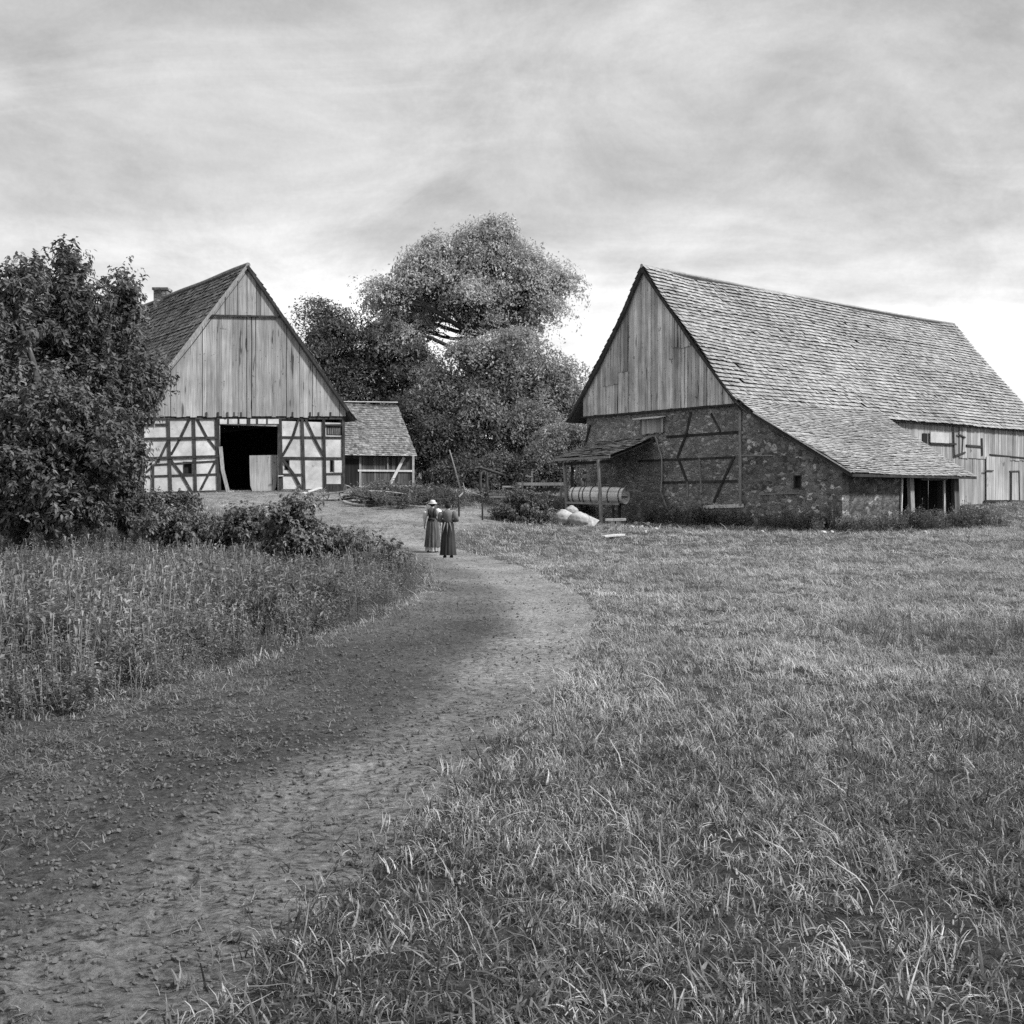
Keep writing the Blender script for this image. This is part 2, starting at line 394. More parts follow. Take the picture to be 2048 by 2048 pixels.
# ------------------------------------------------------------------ ground and path
L_EDGE = [(0, 1480), (110, 1440), (300, 1392), (400, 1352), (620, 1290), (760, 1240), (845, 1195), (868, 1168), (850, 1130), (805, 1100), (740, 1082), (680, 1068)]
R_EDGE = [(700, 1052), (790, 1066), (850, 1082), (905, 1096), (965, 1112), (1060, 1142), (1140, 1182), (1175, 1225), (1150, 1290), (1080, 1385), (965, 1500), (800, 1640), (625, 1770), (455, 1900), (335, 2010)]
left_pts = [ground_at(*p) for p in L_EDGE]; right_pts = [ground_at(*p) for p in R_EDGE]
PATH = [np.array((-5.2, 3.0)), np.array((-4.6, 6.2))] + left_pts + right_pts + [np.array((-1.4, 2.6)), np.array((-1.9, 0.5)), np.array((-6, 0.5))]
YARD = [ground_at(*p) for p in [(690, 1072), (560, 1050), (420, 1005), (290, 990), (440, 984), (690, 984), (830, 1000), (960, 1018), (985, 1045), (900, 1062), (860, 1085), (780, 1075)]]
def zf(x, y):
    """final ground surface"""
    x = np.asarray(x, float); y = np.asarray(y, float); sh = x.shape; xf, yf = x.ravel(), y.ravel()
    z = h0(xf, yf)
    near = np.clip(1 - (np.hypot(xf, yf) - 30) / 40, 0.15, 1)
    z = z + near * (0.10 * vnoise(xf * .45 + 3, yf * .45) + 0.05 * vnoise(xf * 1.7, yf * 1.7 + 9))
    fine = np.clip(1 - (np.hypot(xf, yf) - 12) / 14, 0, 1)
    s = sdist(xf, yf, PATH)
    inn = np.clip(-s / 0.5, 0, 1)
    z = z + fine * inn * (0.042 * vnoise(xf * 6, yf * 9 + 5) + 0.034 * vnoise(xf * 15 + 2, yf * 21)) - 0.05 * np.clip((0.25 - s) / 0.6, 0, 1)
    return z.reshape(sh)

def pdist(x, y, pts):
    x = np.asarray(x, float); d = np.full(x.shape, 1e9)
    for (ax, ay), (bx, by) in zip(pts[:-1], pts[1:]):
        ex, ey = bx - ax, by - ay; t = np.clip(((x - ax) * ex + (y - ay) * ey) / (ex * ex + ey * ey + 1e-12), 0, 1)
        d = np.minimum(d, np.hypot(x - ax - t * ex, y - ay - t * ey))
    return d
def make_ground():
    th = np.concatenate((np.linspace(-180, -62, 24)[:-1], np.linspace(-62, -36, 27)[:-1], np.linspace(-36, 36, 400), np.linspace(36, 62, 27)[1:], np.linspace(62, 180, 24)[1:-1]))
    th = np.radians(th)
    r = [0.4]
    while r[-1] < 34: r.append(r[-1] * 1.011 + 0.004)
    while r[-1] < 130: r.append(r[-1] * 1.02)
    while r[-1] < 900: r.append(r[-1] * 1.25)
    r = np.array(r); nr, nt_ = len(r), len(th)
    X = r[:, None] * np.sin(th)[None]; Y = r[:, None] * np.cos(th)[None]
    Z = zf(X, Y); s = sdist(X, Y, PATH).reshape(X.shape); sy = sdist(X, Y, YARD).reshape(X.shape)
    i, j = np.meshgrid(np.arange(nr - 1), np.arange(nt_), indexing='ij'); j2 = (j + 1) % nt_
    q = np.stack((i * nt_ + j, i * nt_ + j2, (i + 1) * nt_ + j2, (i + 1) * nt_ + j), -1).reshape(-1, 4)[:, ::-1]
    V = np.stack((X, Y, Z), -1).reshape(-1, 3)
    # disc under the camera
    cidx = len(V); V = np.vstack((V, [[0, 0, zf(np.array([0.0]), np.array([0.0]))[0]]]))
    tri = np.stack((np.full(nt_, cidx), (np.arange(nt_) + 1) % nt_, np.arange(nt_)), -1)
    ff = np.concatenate((q.ravel(), tri.ravel())); cn = np.concatenate((np.full(len(q), 4), np.full(nt_, 3)))
    g = mesh_obj('ground', V, ff, cn, M['ground'], smooth=True); tag(g, kind='structure')
    bare = np.clip(0.85 - sy.ravel() / 1.5, 0, 0.95); bare = np.maximum(bare, np.clip(0.5 - s.ravel() / .5, 0, .9))
    a = g.data.attributes.new('bare', 'FLOAT', 'POINT'); a.data.foreach_set('value', np.append(bare, 0.5).astype(np.float32))
    # the path: its own sheet just above the ground, diving under the turf along its edges
    keep = (s.ravel()[q].min(1) < 0.35)
    qq = q[keep]; used, inv = np.unique(qq, return_inverse=True)
    PV = V[used].copy(); ss = s.ravel()[used]
    wob = 0.16 * vnoise(PV[:, 0] * 2.2, PV[:, 1] * 2.2) + 0.1 * vnoise(PV[:, 0] * 6, PV[:, 1] * 6)
    PV[:, 2] += 0.006 + np.clip(-(ss + wob) * 0.05, -0.02, 0.006)
    p = mesh_obj('path', PV, inv.ravel(), np.full(len(qq), 4), M['ground'], smooth=True); tag(p, kind='structure')
    # worn tracks barer than the crown; near darkening also painted into this mask
    dR = pdist(PV[:, 0], PV[:, 1], right_pts)
    pb = np.clip(0.10 + 0.92 * np.exp(-(np.maximum(dR - 0.55, 0) / .6) ** 2) + 0.5 * np.clip((PV[:, 1] - 10) / 9, 0, 1) + 0.4 * vnoise(PV[:, 0] * .7 + 4, PV[:, 1] * .5), 0.30, 1)
    a = p.data.attributes.new('bare', 'FLOAT', 'POINT'); a.data.foreach_set('value', pb.astype(np.float32))
make_ground()

# ------------------------------------------------------------------ tufts
def blades(n, h, w, spread, lean, curl, rg, segs=3, flat=0.0):
    """a tuft: n curved tapering blades -> verts, quads, shades"""
    vs, fs, sh = [], [], []
    for k in range(n):
        a = rg.uniform(0, 2 * math.pi); r = spread * math.sqrt(rg.random())
        p = np.array((math.cos(a) * r, math.sin(a) * r, -0.01))
        yaw = rg.uniform(0, 2 * math.pi); d = np.array((math.cos(yaw), math.sin(yaw), 0)); sd_ = np.array((-d[1], d[0], 0))
        hh = h * rg.uniform(.45, 1.15); ww = w * rg.uniform(.6, 1.3); el = math.pi / 2 - abs(rg.normal(0, lean)) - flat
        tone = rg.uniform(.55, 1.45); b = len(vs)
        tw = rg.uniform(-.7, .7)
        for i in range(segs + 1):
            t = i / segs; wd = ww * (1 - t ** 1.6) + .0004
            s2 = sd_ * math.cos(tw * t) + np.array((0, 0, 1)) * math.sin(tw * t) * .6
            vs += [p - s2 * wd / 2, p + s2 * wd / 2]
            e = el - curl * rg.uniform(.5, 1.4) * t
            p = p + (d * math.cos(e) + np.array((0, 0, 1)) * math.sin(e)) * hh / segs
        for i in range(segs):
            fs.append((b + 2 * i, b + 2 * i + 1, b + 2 * i + 3, b + 2 * i + 2)); sh.append(tone * (.9 + .2 * i / segs))
    return np.array(vs), np.array(fs), np.array(sh)
def herb(h, rg, nst=6, leaf=.06, spread=.12, nl=9, heads=True):
    """a clump of stalks with leaves and a few seed heads"""
    vs, fs, sh = [], [], []
    def quad(a, b, c, d, t): n = len(vs); vs.extend((a, b, c, d)); fs.append((n, n + 1, n + 2, n + 3)); sh.append(t)
    for k in range(nst):
        a = rg.uniform(0, 6.28); r = spread * math.sqrt(rg.random()); p = np.array((math.cos(a) * r, math.sin(a) * r, 0.0))
        hh = h * rg.uniform(.6, 1.15); ln = rg.normal(0, .25, 2); tone = rg.uniform(.7, 1.3); prev = p
        for i in range(4):
            q = p + np.array((ln[0] * (i + 1) / 4 * hh * .6 * (i + 1) / 4, ln[1] * (i + 1) / 4 * hh * .6 * (i + 1) / 4, hh * (i + 1) / 4))
            s = np.array((.004, .003, 0)); quad(prev - s, prev + s, q + s * .6, q - s * .6, tone * 1.1); prev = q
        for i in range(nl):
            t = rg.uniform(.1, 1); q = p + np.array((ln[0] * t * t * hh * .6, ln[1] * t * t * hh * .6, hh * t))
            y = rg.uniform(0, 6.28); d = np.array((math.cos(y), math.sin(y), rg.uniform(-.5, .7))); s = np.array((-d[1], d[0], rg.uniform(-.4, .4)))
            l = leaf * rg.uniform(.6, 1.3); quad(q, q + d * l * .5 - s * l * .2, q + d * l - np.array((0, 0, l * .25)), q + d * l * .5 + s * l * .2, rg.uniform(.6, 1.4))
        if heads and rg.random() < .5:
            s = np.array((.010, .006, 0)); quad(prev - s * .4, prev + s * .4, prev + s + (0, 0, .05), prev - s + (0, 0, .06), 1.6)
    return np.array(vs), np.array(fs), np.array(sh)
def clod(r, rg):
    import bmesh
    bm = bmesh.new(); bmesh.ops.create_icosphere(bm, subdivisions=1, radius=r)
    vs = np.array([v.co for v in bm.verts]) * rg.uniform(.65, 1.25, (len(bm.verts), 1)) * np.array((1.2, .9, .55))
    fs = np.array([[v.index for v in f.verts] for f in bm.faces]); bm.free()
    return vs, fs, np.full(len(fs), 1.0)

def scatter(name, mat, protos, pts, rots, scales, idx, label=None, mats=None):
    """ground cover as ONE object: prototypes and loose points in one mesh, instanced by geometry nodes"""
    allv, ff, cn, sh, pid = [], [], [], [], []
    off = 0
    for k, (v, f, s) in enumerate(protos):
        allv.append(v); ff.append((f + off).ravel()); cn += [f.shape[1]] * len(f); sh.append(s); pid.append(np.full(len(v), k)); off += len(v)
    nproto = off
    allv.append(pts); pid.append(np.full(len(pts), -1))
    o = mesh_obj(name, np.vstack(allv), np.concatenate(ff), cn, mat, shade=np.concatenate(sh))
    me = o.data
    a = me.attributes.new('pid', 'INT', 'POINT'); a.data.foreach_set('value', np.concatenate(pid).astype(np.int32))
    def full(x, w=None):
        x = np.asarray(x, np.float32)
        z = np.zeros((nproto,) + x.shape[1:], np.float32); return np.concatenate((z, x))
    a = me.attributes.new('rot', 'FLOAT_VECTOR', 'POINT'); a.data.foreach_set('vector', full(rots).ravel())
    a = me.attributes.new('scl', 'FLOAT_VECTOR', 'POINT'); a.data.foreach_set('vector', full(scales).ravel())
    a = me.attributes.new('idx', 'INT', 'POINT'); a.data.foreach_set('value', full(idx).astype(np.int32))
    g = bpy.data.node_groups.new(name, 'GeometryNodeTree')
    g.interface.new_socket('Geometry', in_out='INPUT', socket_type='NodeSocketGeometry')
    g.interface.new_socket('Geometry', in_out='OUTPUT', socket_type='NodeSocketGeometry')
    gi = g.nodes.new('NodeGroupInput'); go = g.nodes.new('NodeGroupOutput')
    def attr(n, t):
        k = g.nodes.new('GeometryNodeInputNamedAttribute'); k.data_type = t; k.inputs['Name'].default_value = n
        return [s for s in k.outputs if s.enabled and s.name == 'Attribute'][0]
    def sel(k):
        c = g.nodes.new('FunctionNodeCompare'); c.data_type = 'INT'; c.operation = 'EQUAL'
        ins = [s for s in c.inputs if s.enabled]
        g.links.new(attr('pid', 'INT'), ins[0]); ins[1].default_value = k
        s = g.nodes.new('GeometryNodeSeparateGeometry'); s.domain = 'POINT'
        g.links.new(gi.outputs[0], s.inputs[0]); g.links.new(c.outputs[0], s.inputs['Selection'])
        return s.outputs[0]
    gti = g.nodes.new('GeometryNodeGeometryToInstance')
    for k in reversed(range(len(protos))): g.links.new(sel(k), gti.inputs[0])
    iop = g.nodes.new('GeometryNodeInstanceOnPoints')
    g.links.new(sel(-1), iop.inputs['Points']); g.links.new(gti.outputs[0], iop.inputs['Instance'])
    iop.inputs['Pick Instance'].default_value = True
    g.links.new(attr('idx', 'INT'), iop.inputs['Instance Index'])
    e2r = g.nodes.new('FunctionNodeEulerToRotation'); g.links.new(attr('rot', 'FLOAT_VECTOR'), e2r.inputs[0])
    g.links.new(e2r.outputs[0], iop.inputs['Rotation']); g.links.new(attr('scl', 'FLOAT_VECTOR'), iop.inputs['Scale'])
    g.links.new(iop.outputs[0], go.inputs[0])
    md = o.modifiers.new('scatter', 'NODES'); md.node_group = g
    tag(o, label, None, None, 'stuff')
    return o
def sample(dens_fn, ymin, ymax, margin, rg, nmax):
    """points with given density (per m2) inside the view wedge plus a margin"""
    Y = np.geomspace(ymin, ymax, 240); w = lambda y: 1.0 * y + 2 * margin
    d = np.array([dens_fn(y) * w(y) for y in Y]); cum = np.concatenate(([0], np.cumsum((d[1:] + d[:-1]) / 2 * np.diff(Y))))
    n = int(min(cum[-1], nmax)); yy = np.interp(rg.random(n) * cum[-1], cum, Y)
    xx = (rg.random(n) - .5) * w(yy)
    return xx, yy

WEEDS = [np.array((-40, 3)), np.array((-5.2, 3.0)), np.array((-4.6, 6.2))] + left_pts[:-1] + [ground_at(640, 1075), ground_at(520, 1062), ground_at(400, 1050)] + [np.array((-14, 41)), np.array((-40, 41))]
BARNS = []   # filled by the buildings before the cover is laid
# ------------------------------------------------------------------ building helpers
CAM = np.array((0, 0, CZ))
def ray_plane(u, v, P0, n):
    d = np.array(((u - U0) / F, 1.0, (V0 - v) / F)); t = (V3(P0) - CAM).dot(n) / d.dot(n); return CAM + d * t
def gz(x, y): return float(zf(np.array([x]), np.array([y]))[0])

class Plane:
    """an upright wall plane: origin, unit run along the wall, outward normal"""
    def __init__(s, P0, run, nrm): s.P0 = V3(P0); s.run = unit(run); s.n = unit(nrm)
    def px(s, u, v, off=0.0): return ray_plane(u, v, s.P0 + s.n * off, s.n)
    def sz(s, u, v): p = s.px(u, v); return ((p - s.P0).dot(s.run), p[2])
    def pt(s, a, z, off=0.0):
        p = s.P0 + s.run * a + s.n * off; return np.array((p[0], p[1], z))

def boards(mb, pl, s0, s1, zb, zt, w, off=0.0, th=0.03, lo=.72, hi=1.18, jag=.05, gap=.006, wob=.007):
    """upright boards; zb and zt may be functions of s"""
    fb = zb if callable(zb) else (lambda s: zb); ft = zt if callable(zt) else (lambda s: zt)
    s = s0
    while s < s1 - .02:
        ww = min(w * rng.uniform(.75, 1.25), s1 - s); g_ = gap * (rng.uniform(.2, 1.0) if rng.random() > .28 else rng.uniform(2, 4.5)); g2 = g_ if rng.random() > .2 else gap * rng.uniform(.2, 5); a, b = s + g_, s + ww; a2 = s + g2
        o = off + rng.uniform(0, wob); j = rng.uniform(-jag, jag)
        za, zb_ = fb(a) + j, fb(b) + j + rng.uniform(-.01, .01); ta, tb = ft(a2), ft(b)
        if max(za, zb_) > 50: s += ww; continue
        if max(ta, tb) > 50: ta = tb = min(ta, tb)
        if max(ta - za, tb - zb_) > .05:
            ta = max(ta, za + .01); tb = max(tb, zb_ + .01)
            q = [pl.pt(a, za, o), pl.pt(b, zb_, o), pl.pt(b, tb, o), pl.pt(a2, ta, o)]
            t = rng.uniform(lo, hi)
            if rng.random() < .06: t *= .62
            mb.prism(q, pl.n * th, t)
        s += ww

def roof_tiles(name, mat, parent, prof, dvec, t0, t1, exp, tw, up, lo=.7, hi=1.22, lift=.05, sag=.05, ragged=0.0, miss=0.0, jit=.014):
    """rows of separate tiles down a roof slope: prof runs from ridge to eave, dvec along the ridge"""
    prof = [V3(p) for p in prof]; dvec = unit(dvec); t1f = t1 if callable(t1) else (lambda f: t1)
    seg = [np.linalg.norm(prof[i + 1] - prof[i]) for i in range(len(prof) - 1)]; cum = np.concatenate(([0], np.cumsum(seg))); tot = cum[-1]
    def at_(d):
        d = min(max(d, 0), tot + .3); i = min(np.searchsorted(cum, d, 'right') - 1, len(seg) - 1); i = max(i, 0)
        return prof[i] + (prof[i + 1] - prof[i]) * (d - cum[i]) / seg[i]
    def nrm(d):
        a = unit(at_(min(d + .1, tot)) - at_(max(d - .1, 0))); n = np.cross(a, dvec); return n if n.dot(up) > 0 else -n
    mb = MB(); rows = int(round(tot / exp)); ex = tot / rows
    sagf = lambda t, d: sag * 2 * float(vnoise(np.array([t * .28 + 3]), np.array([d * .35 + 7]))[0])
    for i in range(rows):
        d0, d1 = i * ex, (i + 1) * ex + .07
        n = nrm((d0 + d1) / 2); a = at_(max(d0 - .02, 0)); b = at_(d1); end = t1f((d0 + d1) / 2 / tot)
        t = t0 - (tw / 2 if i % 2 else 0) + rng.uniform(-.03, .03); rowj = rng.normal(0, jit * .5)
        while t < end - .01:
            w = tw * rng.uniform(.94, 1.06); ta, tb = max(t, t0) + .004, min(t + w, end) - .004; t += w
            if tb - ta < .03 or rng.random() < miss: continue
            sg = sagf((ta + tb) / 2, d1); l = lift + rowj + rng.normal(0, jit); dd = rng.normal(0, .012)
            sl = unit(b - a)
            p0 = a + dvec * ta + n * (sg - .012); p1 = a + dvec * tb + n * (sg - .012)
            q0 = b + dvec * ta + n * (sg + l) + sl * dd; q1 = b + dvec * tb + n * (sg + l + rng.normal(0, jit * .5)) + sl * dd
            k = len(mb.v); mb.v += [p0, p1, q1, q0, q0 - n * min(l, .02), q1 - n * min(l, .02)]
            sh = rng.uniform(lo, hi) * (1.0 if rng.random() > .05 else .6)
            mb.face((k, k + 1, k + 2, k + 3), sh); mb.face((k + 3, k + 2, k + 5, k + 4), sh * .8); mb.face((k, k + 3, k + 4), sh); mb.face((k + 1, k + 5, k + 2), sh)
    # the battens and boards underneath
    for i in range(rows):
        d0, d1 = i * ex, (i + 1) * ex; n = nrm((d0 + d1) / 2); e0 = t1f(d0 / tot); e1 = t1f(d1 / tot)
        a, b = at_(d0) - n * .14, at_(d1) - n * .14
        mb.poly((a + dvec * t0, a + dvec * e0, b + dvec * e1, b + dvec * t0), .5)
    return mb.build(name, mat, parent)

def cells(mb, pl, s0, s1, z0, z1, holes, off, th, sh=1.0):
    """a wall slab with rectangular openings"""
    S = sorted({s0, s1} | {max(s0, min(s1, x)) for h in holes for x in (h[0], h[1])}); Z = sorted({z0, z1} | {max(z0, min(z1, x)) for h in holes for x in (h[2], h[3])})
    for i in range(len(S) - 1):
        for j in range(len(Z) - 1):
            cs, cz = (S[i] + S[i + 1]) / 2, (Z[j] + Z[j + 1]) / 2
            if any(h[0] < cs < h[1] and h[2] < cz < h[3] for h in holes) or S[i + 1] - S[i] < 1e-4 or Z[j + 1] - Z[j] < 1e-4: continue
            mb.hexa([pl.pt(S[i], Z[j], off), pl.pt(S[i + 1], Z[j], off), pl.pt(S[i + 1], Z[j + 1], off), pl.pt(S[i], Z[j + 1], off)],
                    [pl.pt(S[i], Z[j], off - th), pl.pt(S[i + 1], Z[j], off - th), pl.pt(S[i + 1], Z[j + 1], off - th), pl.pt(S[i], Z[j + 1], off - th)], sh)
_off = [0]
def timber(name, pl, pts, w, parent, mat, off=.02, d=.02, sub=None):
    """one beam of a frame, given by pixels on its wall; each lies a hair further out than the last"""
    mb = MB(); _off[0] = (_off[0] + 1) % 23
    for a, b in zip(pts[:-1], pts[1:]):
        p, q = pl.px(*a, off), pl.px(*b, off); e = unit(q - p) * w * .25
        mb.beam(p - e, q + e, w, d + .0022 * _off[0], pl.n, rng.uniform(.75, 1.2)); _off[0] = (_off[0] + 1) % 23
    return mb.build(name, M[mat] if isinstance(mat, str) else mat, sub or parent)

# ------------------------------------------------------------------ timber-framed barn, left
a28 = math.radians(28)
GL = Plane((-14.53, 59, 0), (math.cos(a28), math.sin(a28), 0), (math.sin(a28), -math.cos(a28), 0))
DL = unit((-.616, .788, 0))
barn1 = empty('timber_framed_barn', (-14.53, 59, 2.0), 'timber-framed barn with white plaster panels, tall pale board gable and dark open gateway', 'barn', 'barns of the farmyard')
sL, zL = GL.sz(282, 838); sR, zR = GL.sz(688, 838); sA, zA = GL.sz(492, 533)
def lin(p, q): return lambda s: p[1] + (q[1] - p[1]) * (s - p[0]) / (q[0] - p[0])
eL, eR = GL.sz(258, 836), GL.sz(694, 822)
rl = lin(eL, (sA, zA)); rr = lin((sA, zA), eR)
rooflineL = lambda s: (rl(s) if s < sA else rr(s)) - .10
# openings
def rect(u0, u1, v0, v1):
    s0, z1 = GL.sz(u0, v0); s1, z0 = GL.sz(u1, v1); return (s0, s1, z0, z1)
gate = rect(440, 557, 849, 1000)
w1 = rect(366, 385, 923, 949); w2 = rect(653, 684, 852, 871); w3 = rect(660, 667, 920, 944); w4 = rect(569, 579, 919, 940)
mb = MB(); cells(mb, GL, sL, sR, 1.2, zL + .15, [gate, w1, w2, w3, w4], 0, .18)
mb.build('plaster_wall', M['plaster'], barn1)
# side and back walls, floor-to-eave, so that the inside is a real dark hall
mb = MB()
LEN1 = 24.0
cornerL = GL.pt(sL, 0); cornerR = GL.pt(sR, 0)
SWL = Plane(cornerL, DL, np.cross(DL, (0, 0, 1)) * -1)
nn = SWL.n if SWL.n[0] < 0 else -SWL.n; SWL.n = nn
cells(mb, SWL, .2, LEN1, 1.0, zL, [(1.7, 2.6, 3.6, 4.9), (8, 9, 3.6, 4.9)], 0, .15)
mb.build('side_wall', M['plaster'], barn1)
for k in range(9):
    m_ = MB(); m_.beam(SWL.pt(.3 + k * 2.6, 1.5, .002), SWL.pt(.3 + k * 2.6, zL, .002), .2, .05, SWL.n); m_.build('post', M['dark_timber'], barn1)
for z in (3.3, 4.55, zL - .15):
    m_ = MB(); m_.beam(SWL.pt(0, z, .004), SWL.pt(LEN1, z, .004), .17, .04, SWL.n); m_.build('rail', M['dark_timber'], barn1)
mb = MB()
mb.prism([cornerR + (0, 0, 1.2), cornerR + DL * LEN1 + (0, 0, 1.2), cornerR + DL * LEN1 + (0, 0, zR), cornerR + (0, 0, zR)], -GL.run * .15)
mb.prism([cornerL + DL * LEN1 + (0, 0, 1.0), cornerR + DL * LEN1 + (0, 0, 1.0), cornerR + DL * LEN1 + (0, 0, zR), GL.pt(sA, zA - .4) + DL * LEN1, cornerL + DL * LEN1 + (0, 0, zL)], -DL * .15)
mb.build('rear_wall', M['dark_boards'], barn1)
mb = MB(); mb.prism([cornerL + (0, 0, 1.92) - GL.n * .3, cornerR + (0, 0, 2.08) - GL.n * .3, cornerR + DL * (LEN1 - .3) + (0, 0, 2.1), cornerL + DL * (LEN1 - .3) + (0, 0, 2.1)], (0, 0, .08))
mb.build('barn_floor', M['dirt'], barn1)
# frame
for u0, v0, u1, v1, w in [(284, 852, 284, 987, .26), (336, 837, 341, 986, .2), (387, 837, 391, 983, .19), (434, 837, 438, 983, .26), (559, 837, 562, 982, .28), (604, 837, 608, 980, .2),
                          (647, 837, 650, 980, .19), (686.5, 837, 687, 980, .18), (306, 930, 306, 987, .14)]:
    timber('post', GL, [(u0, v0), (u1, v1)], w * .84, barn1, 'dark_timber')
for u0, v0, u1, v1, w in [(284, 878, 435, 875.5, .16), (284, 917, 436, 912.5, .16), (306, 930, 437, 922, .12), (292, 953, 437, 948.5, .13), (558, 874.5, 688, 875.5, .15), (558, 916, 688, 917, .17), (563, 949, 606, 949.5, .14),
                          (650, 947.5, 688, 947, .10), (284, 987.5, 440, 982.5, .16), (563, 980.5, 688, 979.5, .13), (270, 836.5, 690, 836.5, .16), (284, 850, 334, 849, .13), (648, 850.5, 687, 850, .12)]:
    timber('rail', GL, [(u0, v0), (u1, v1)], w * .84, barn1, 'dark_timber', off=.012)
for pts, w in [([(379, 838), (361, 876), (343, 908)], .15), ([(394, 838), (414, 876), (437, 905)], .16), ([(335, 884), (318, 920), (308, 930), (293, 944)], .14), ([(341, 920), (362, 947), (382, 982)], .16),
               ([(431, 922), (402, 978)], .13), ([(597, 838), (585, 876), (566, 910)], .15), ([(611, 838), (628, 876), (646, 910)], .15), ([(566, 920), (588, 950), (603, 979)], .17)]:
    timber('brace', GL, pts, w * .84, barn1, 'dark_timber', off=.004)
# gateway: pale strip with pegs under the lintel, half door, jamb
mb = MB(); mb.beam(GL.px(439, 843, .01), GL.px(557, 843, .01), .26, .06, GL.n); lint = mb.build('lintel', M['white_paint'], barn1)
for u, w in ((456, .1), (477, .1), (497, .2), (514, .1), (534, .07)):
    timber('peg', GL, [(u, 837), (u, 847 if w < .15 else 850)], w, barn1, 'dark_timber', off=.06, sub=lint)
timber('jamb', GL, [(441, 895), (445, 940), (456, 984)], .2, barn1, 'grey_timber', off=.07)
mb = MB(); d0 = [GL.px(499, 911, -.25), GL.px(499.5, 940, -.25), GL.px(501, 972, -.25), GL.px(505, 983, -.25), GL.px(546, 984, -.25), GL.px(552, 975, -.25), GL.px(555, 940, -.25), GL.px(556, 910, -.25)]
mb.prism(d0, -GL.n * .06); dp = mb.build('half_door', M['pale_boards'], barn1); dp['label'] = 'pale weathered half door'
timber('door_latch', GL, [(556, 952), (566, 951.5)], .05, barn1, 'pale_timber', off=.1)
# windows
def window(pl, r, parent, bars=0, mat='dark_timber'):
    mb = MB(); s0, s1, z0, z1 = r; b = .05
    for q in ((s0, s1, z0, z0 + b), (s0, s1, z1 - b, z1), (s0, s0 + b, z0 + b, z1 - b), (s1 - b, s1, z0 + b, z1 - b)):
        mb.hexa([pl.pt(q[0], q[2], -.1), pl.pt(q[1], q[2], -.1), pl.pt(q[1], q[3], -.1), pl.pt(q[0], q[3], -.1)], [pl.pt(q[0], q[2], .013), pl.pt(q[1], q[2], .013), pl.pt(q[1], q[3], .013), pl.pt(q[0], q[3], .013)])
    for k in range(bars):
        x = s0 + (s1 - s0) * (k + 1) / (bars + 1); mb.beam(pl.pt(x, z0 + b, -.06), pl.pt(x, z1 - b, -.06), .07, .04, pl.n, 4)
    o = mb.build('window', M[mat], parent)
    mb = MB(); mb.poly([pl.pt(s0, z0, -.12), pl.pt(s1, z0, -.12), pl.pt(s1, z1, -.12), pl.pt(s0, z1, -.12)], .5); mb.build('opening_shade', M['dark_timber'], o)  # dark sheet, the unlit inside painted as a colour
    return o
for r, b in ((w1, 0), (w2, 7), (w3, 0), (w4, 0)): window(GL, r, barn1, b)
window(SWL, (1.7, 2.6, 3.6, 4.9), barn1, 0); window(SWL, (8, 9, 3.6, 4.9), barn1, 0)
mb = MB(); mb.prism([GL.px(668.5, 921, .012), GL.px(685, 921, .012), GL.px(685, 945, .012), GL.px(668.5, 945, .012)], GL.n * .03); mb.build('shutter', M['white_paint'], barn1)
# gable boards: lower field, upper field jettied over it
zj0, zj1 = GL.sz(410, 631)[1], GL.sz(556, 634)[1]; sj0, sj1 = GL.sz(412, 632)[0], GL.sz(556, 634)[0]
zj = lin((sj0, zj0), (sj1, zj1)); zbot = lin(GL.sz(281, 834), GL.sz(688, 834))
gb = MB()
boards(gb, GL, sL - .55, sR + .05, lambda s: zbot(s), lambda s: min(rooflineL(s), zj(s) - .02) if sj0 < s < sj1 else rooflineL(s), .27, off=.10, lo=.74, hi=1.15, jag=.05, gap=.011)
gb.build('gable_boards', M['pale_boards'], barn1)
gb = MB(); boards(gb, GL, sj0 - .1, sj1 + .1, lambda s: zj(s) + .03, rooflineL, .26, off=.16, lo=.7, hi=1.1, jag=.02, gap=.011)
gb.build('upper_gable_boards', M['pale_boards'], barn1)
mb = MB(); mb.prism([GL.pt(eL[0] + .5, eL[1], .05), GL.pt(eR[0] - .2, eR[1], .05), GL.pt(sA, zA - .2, .05)], -GL.n * .05, .3); mb.build('gable_backing', M['dark_boards'], barn1)
timber('jetty_beam', GL, [(404, 630.5), (562, 633.5)], .09, barn1, 'dark_timber', off=.2)
for u in (413, 436, 455, 468, 482, 585, 620, 637, 661):
    timber('joist_end', GL, [(u, 825), (u, 833)], .08, barn1, 'dark_timber', off=.12, d=.03)
# roof
apex = GL.pt(sA, zA)
roof1 = roof_tiles('roof', M['tile_dark'], barn1, [apex, GL.pt((sA + eL[0]) / 2, (zA + eL[1]) / 2 - .12), GL.pt(eL[0] - .1, eL[1])], DL, -.32, LEN1, .30, .22, np.array((0, 0, 1.0)), sag=.05, jit=.02, lo=.55, hi=1.35)
roof_tiles('roof', M['tile_dark'], barn1, [apex, GL.pt((sA + eR[0]) / 2 + .05, (zA + eR[1]) / 2 - .08), GL.pt(eR[0], eR[1]), GL.pt(eR[0] + .45, eR[1] - .5)], DL, -.32, LEN1, .30, .22, np.array((0, 0, 1.0)), sag=.06)
mb = MB(); mb.tube([apex + DL * t + np.array((0, 0, .05 + .02 * math.sin(t * .8))) for t in np.linspace(-.3, LEN1, 40)], .13, 8); mb.build('ridge_tiles', M['tile_dark'], roof1)
for q, e in ((eL, 'grey_timber'), (eR, 'dark_timber')):
    mb = MB(); mb.beam(GL.pt(sA, zA - .02, .28), GL.pt(q[0], q[1] - .02, .28), .15, .04, GL.n); mb.build('bargeboard', M[e], barn1)
ch = apex + DL * 12.6; mb = MB(); b0 = ch + (0, 0, -.8)
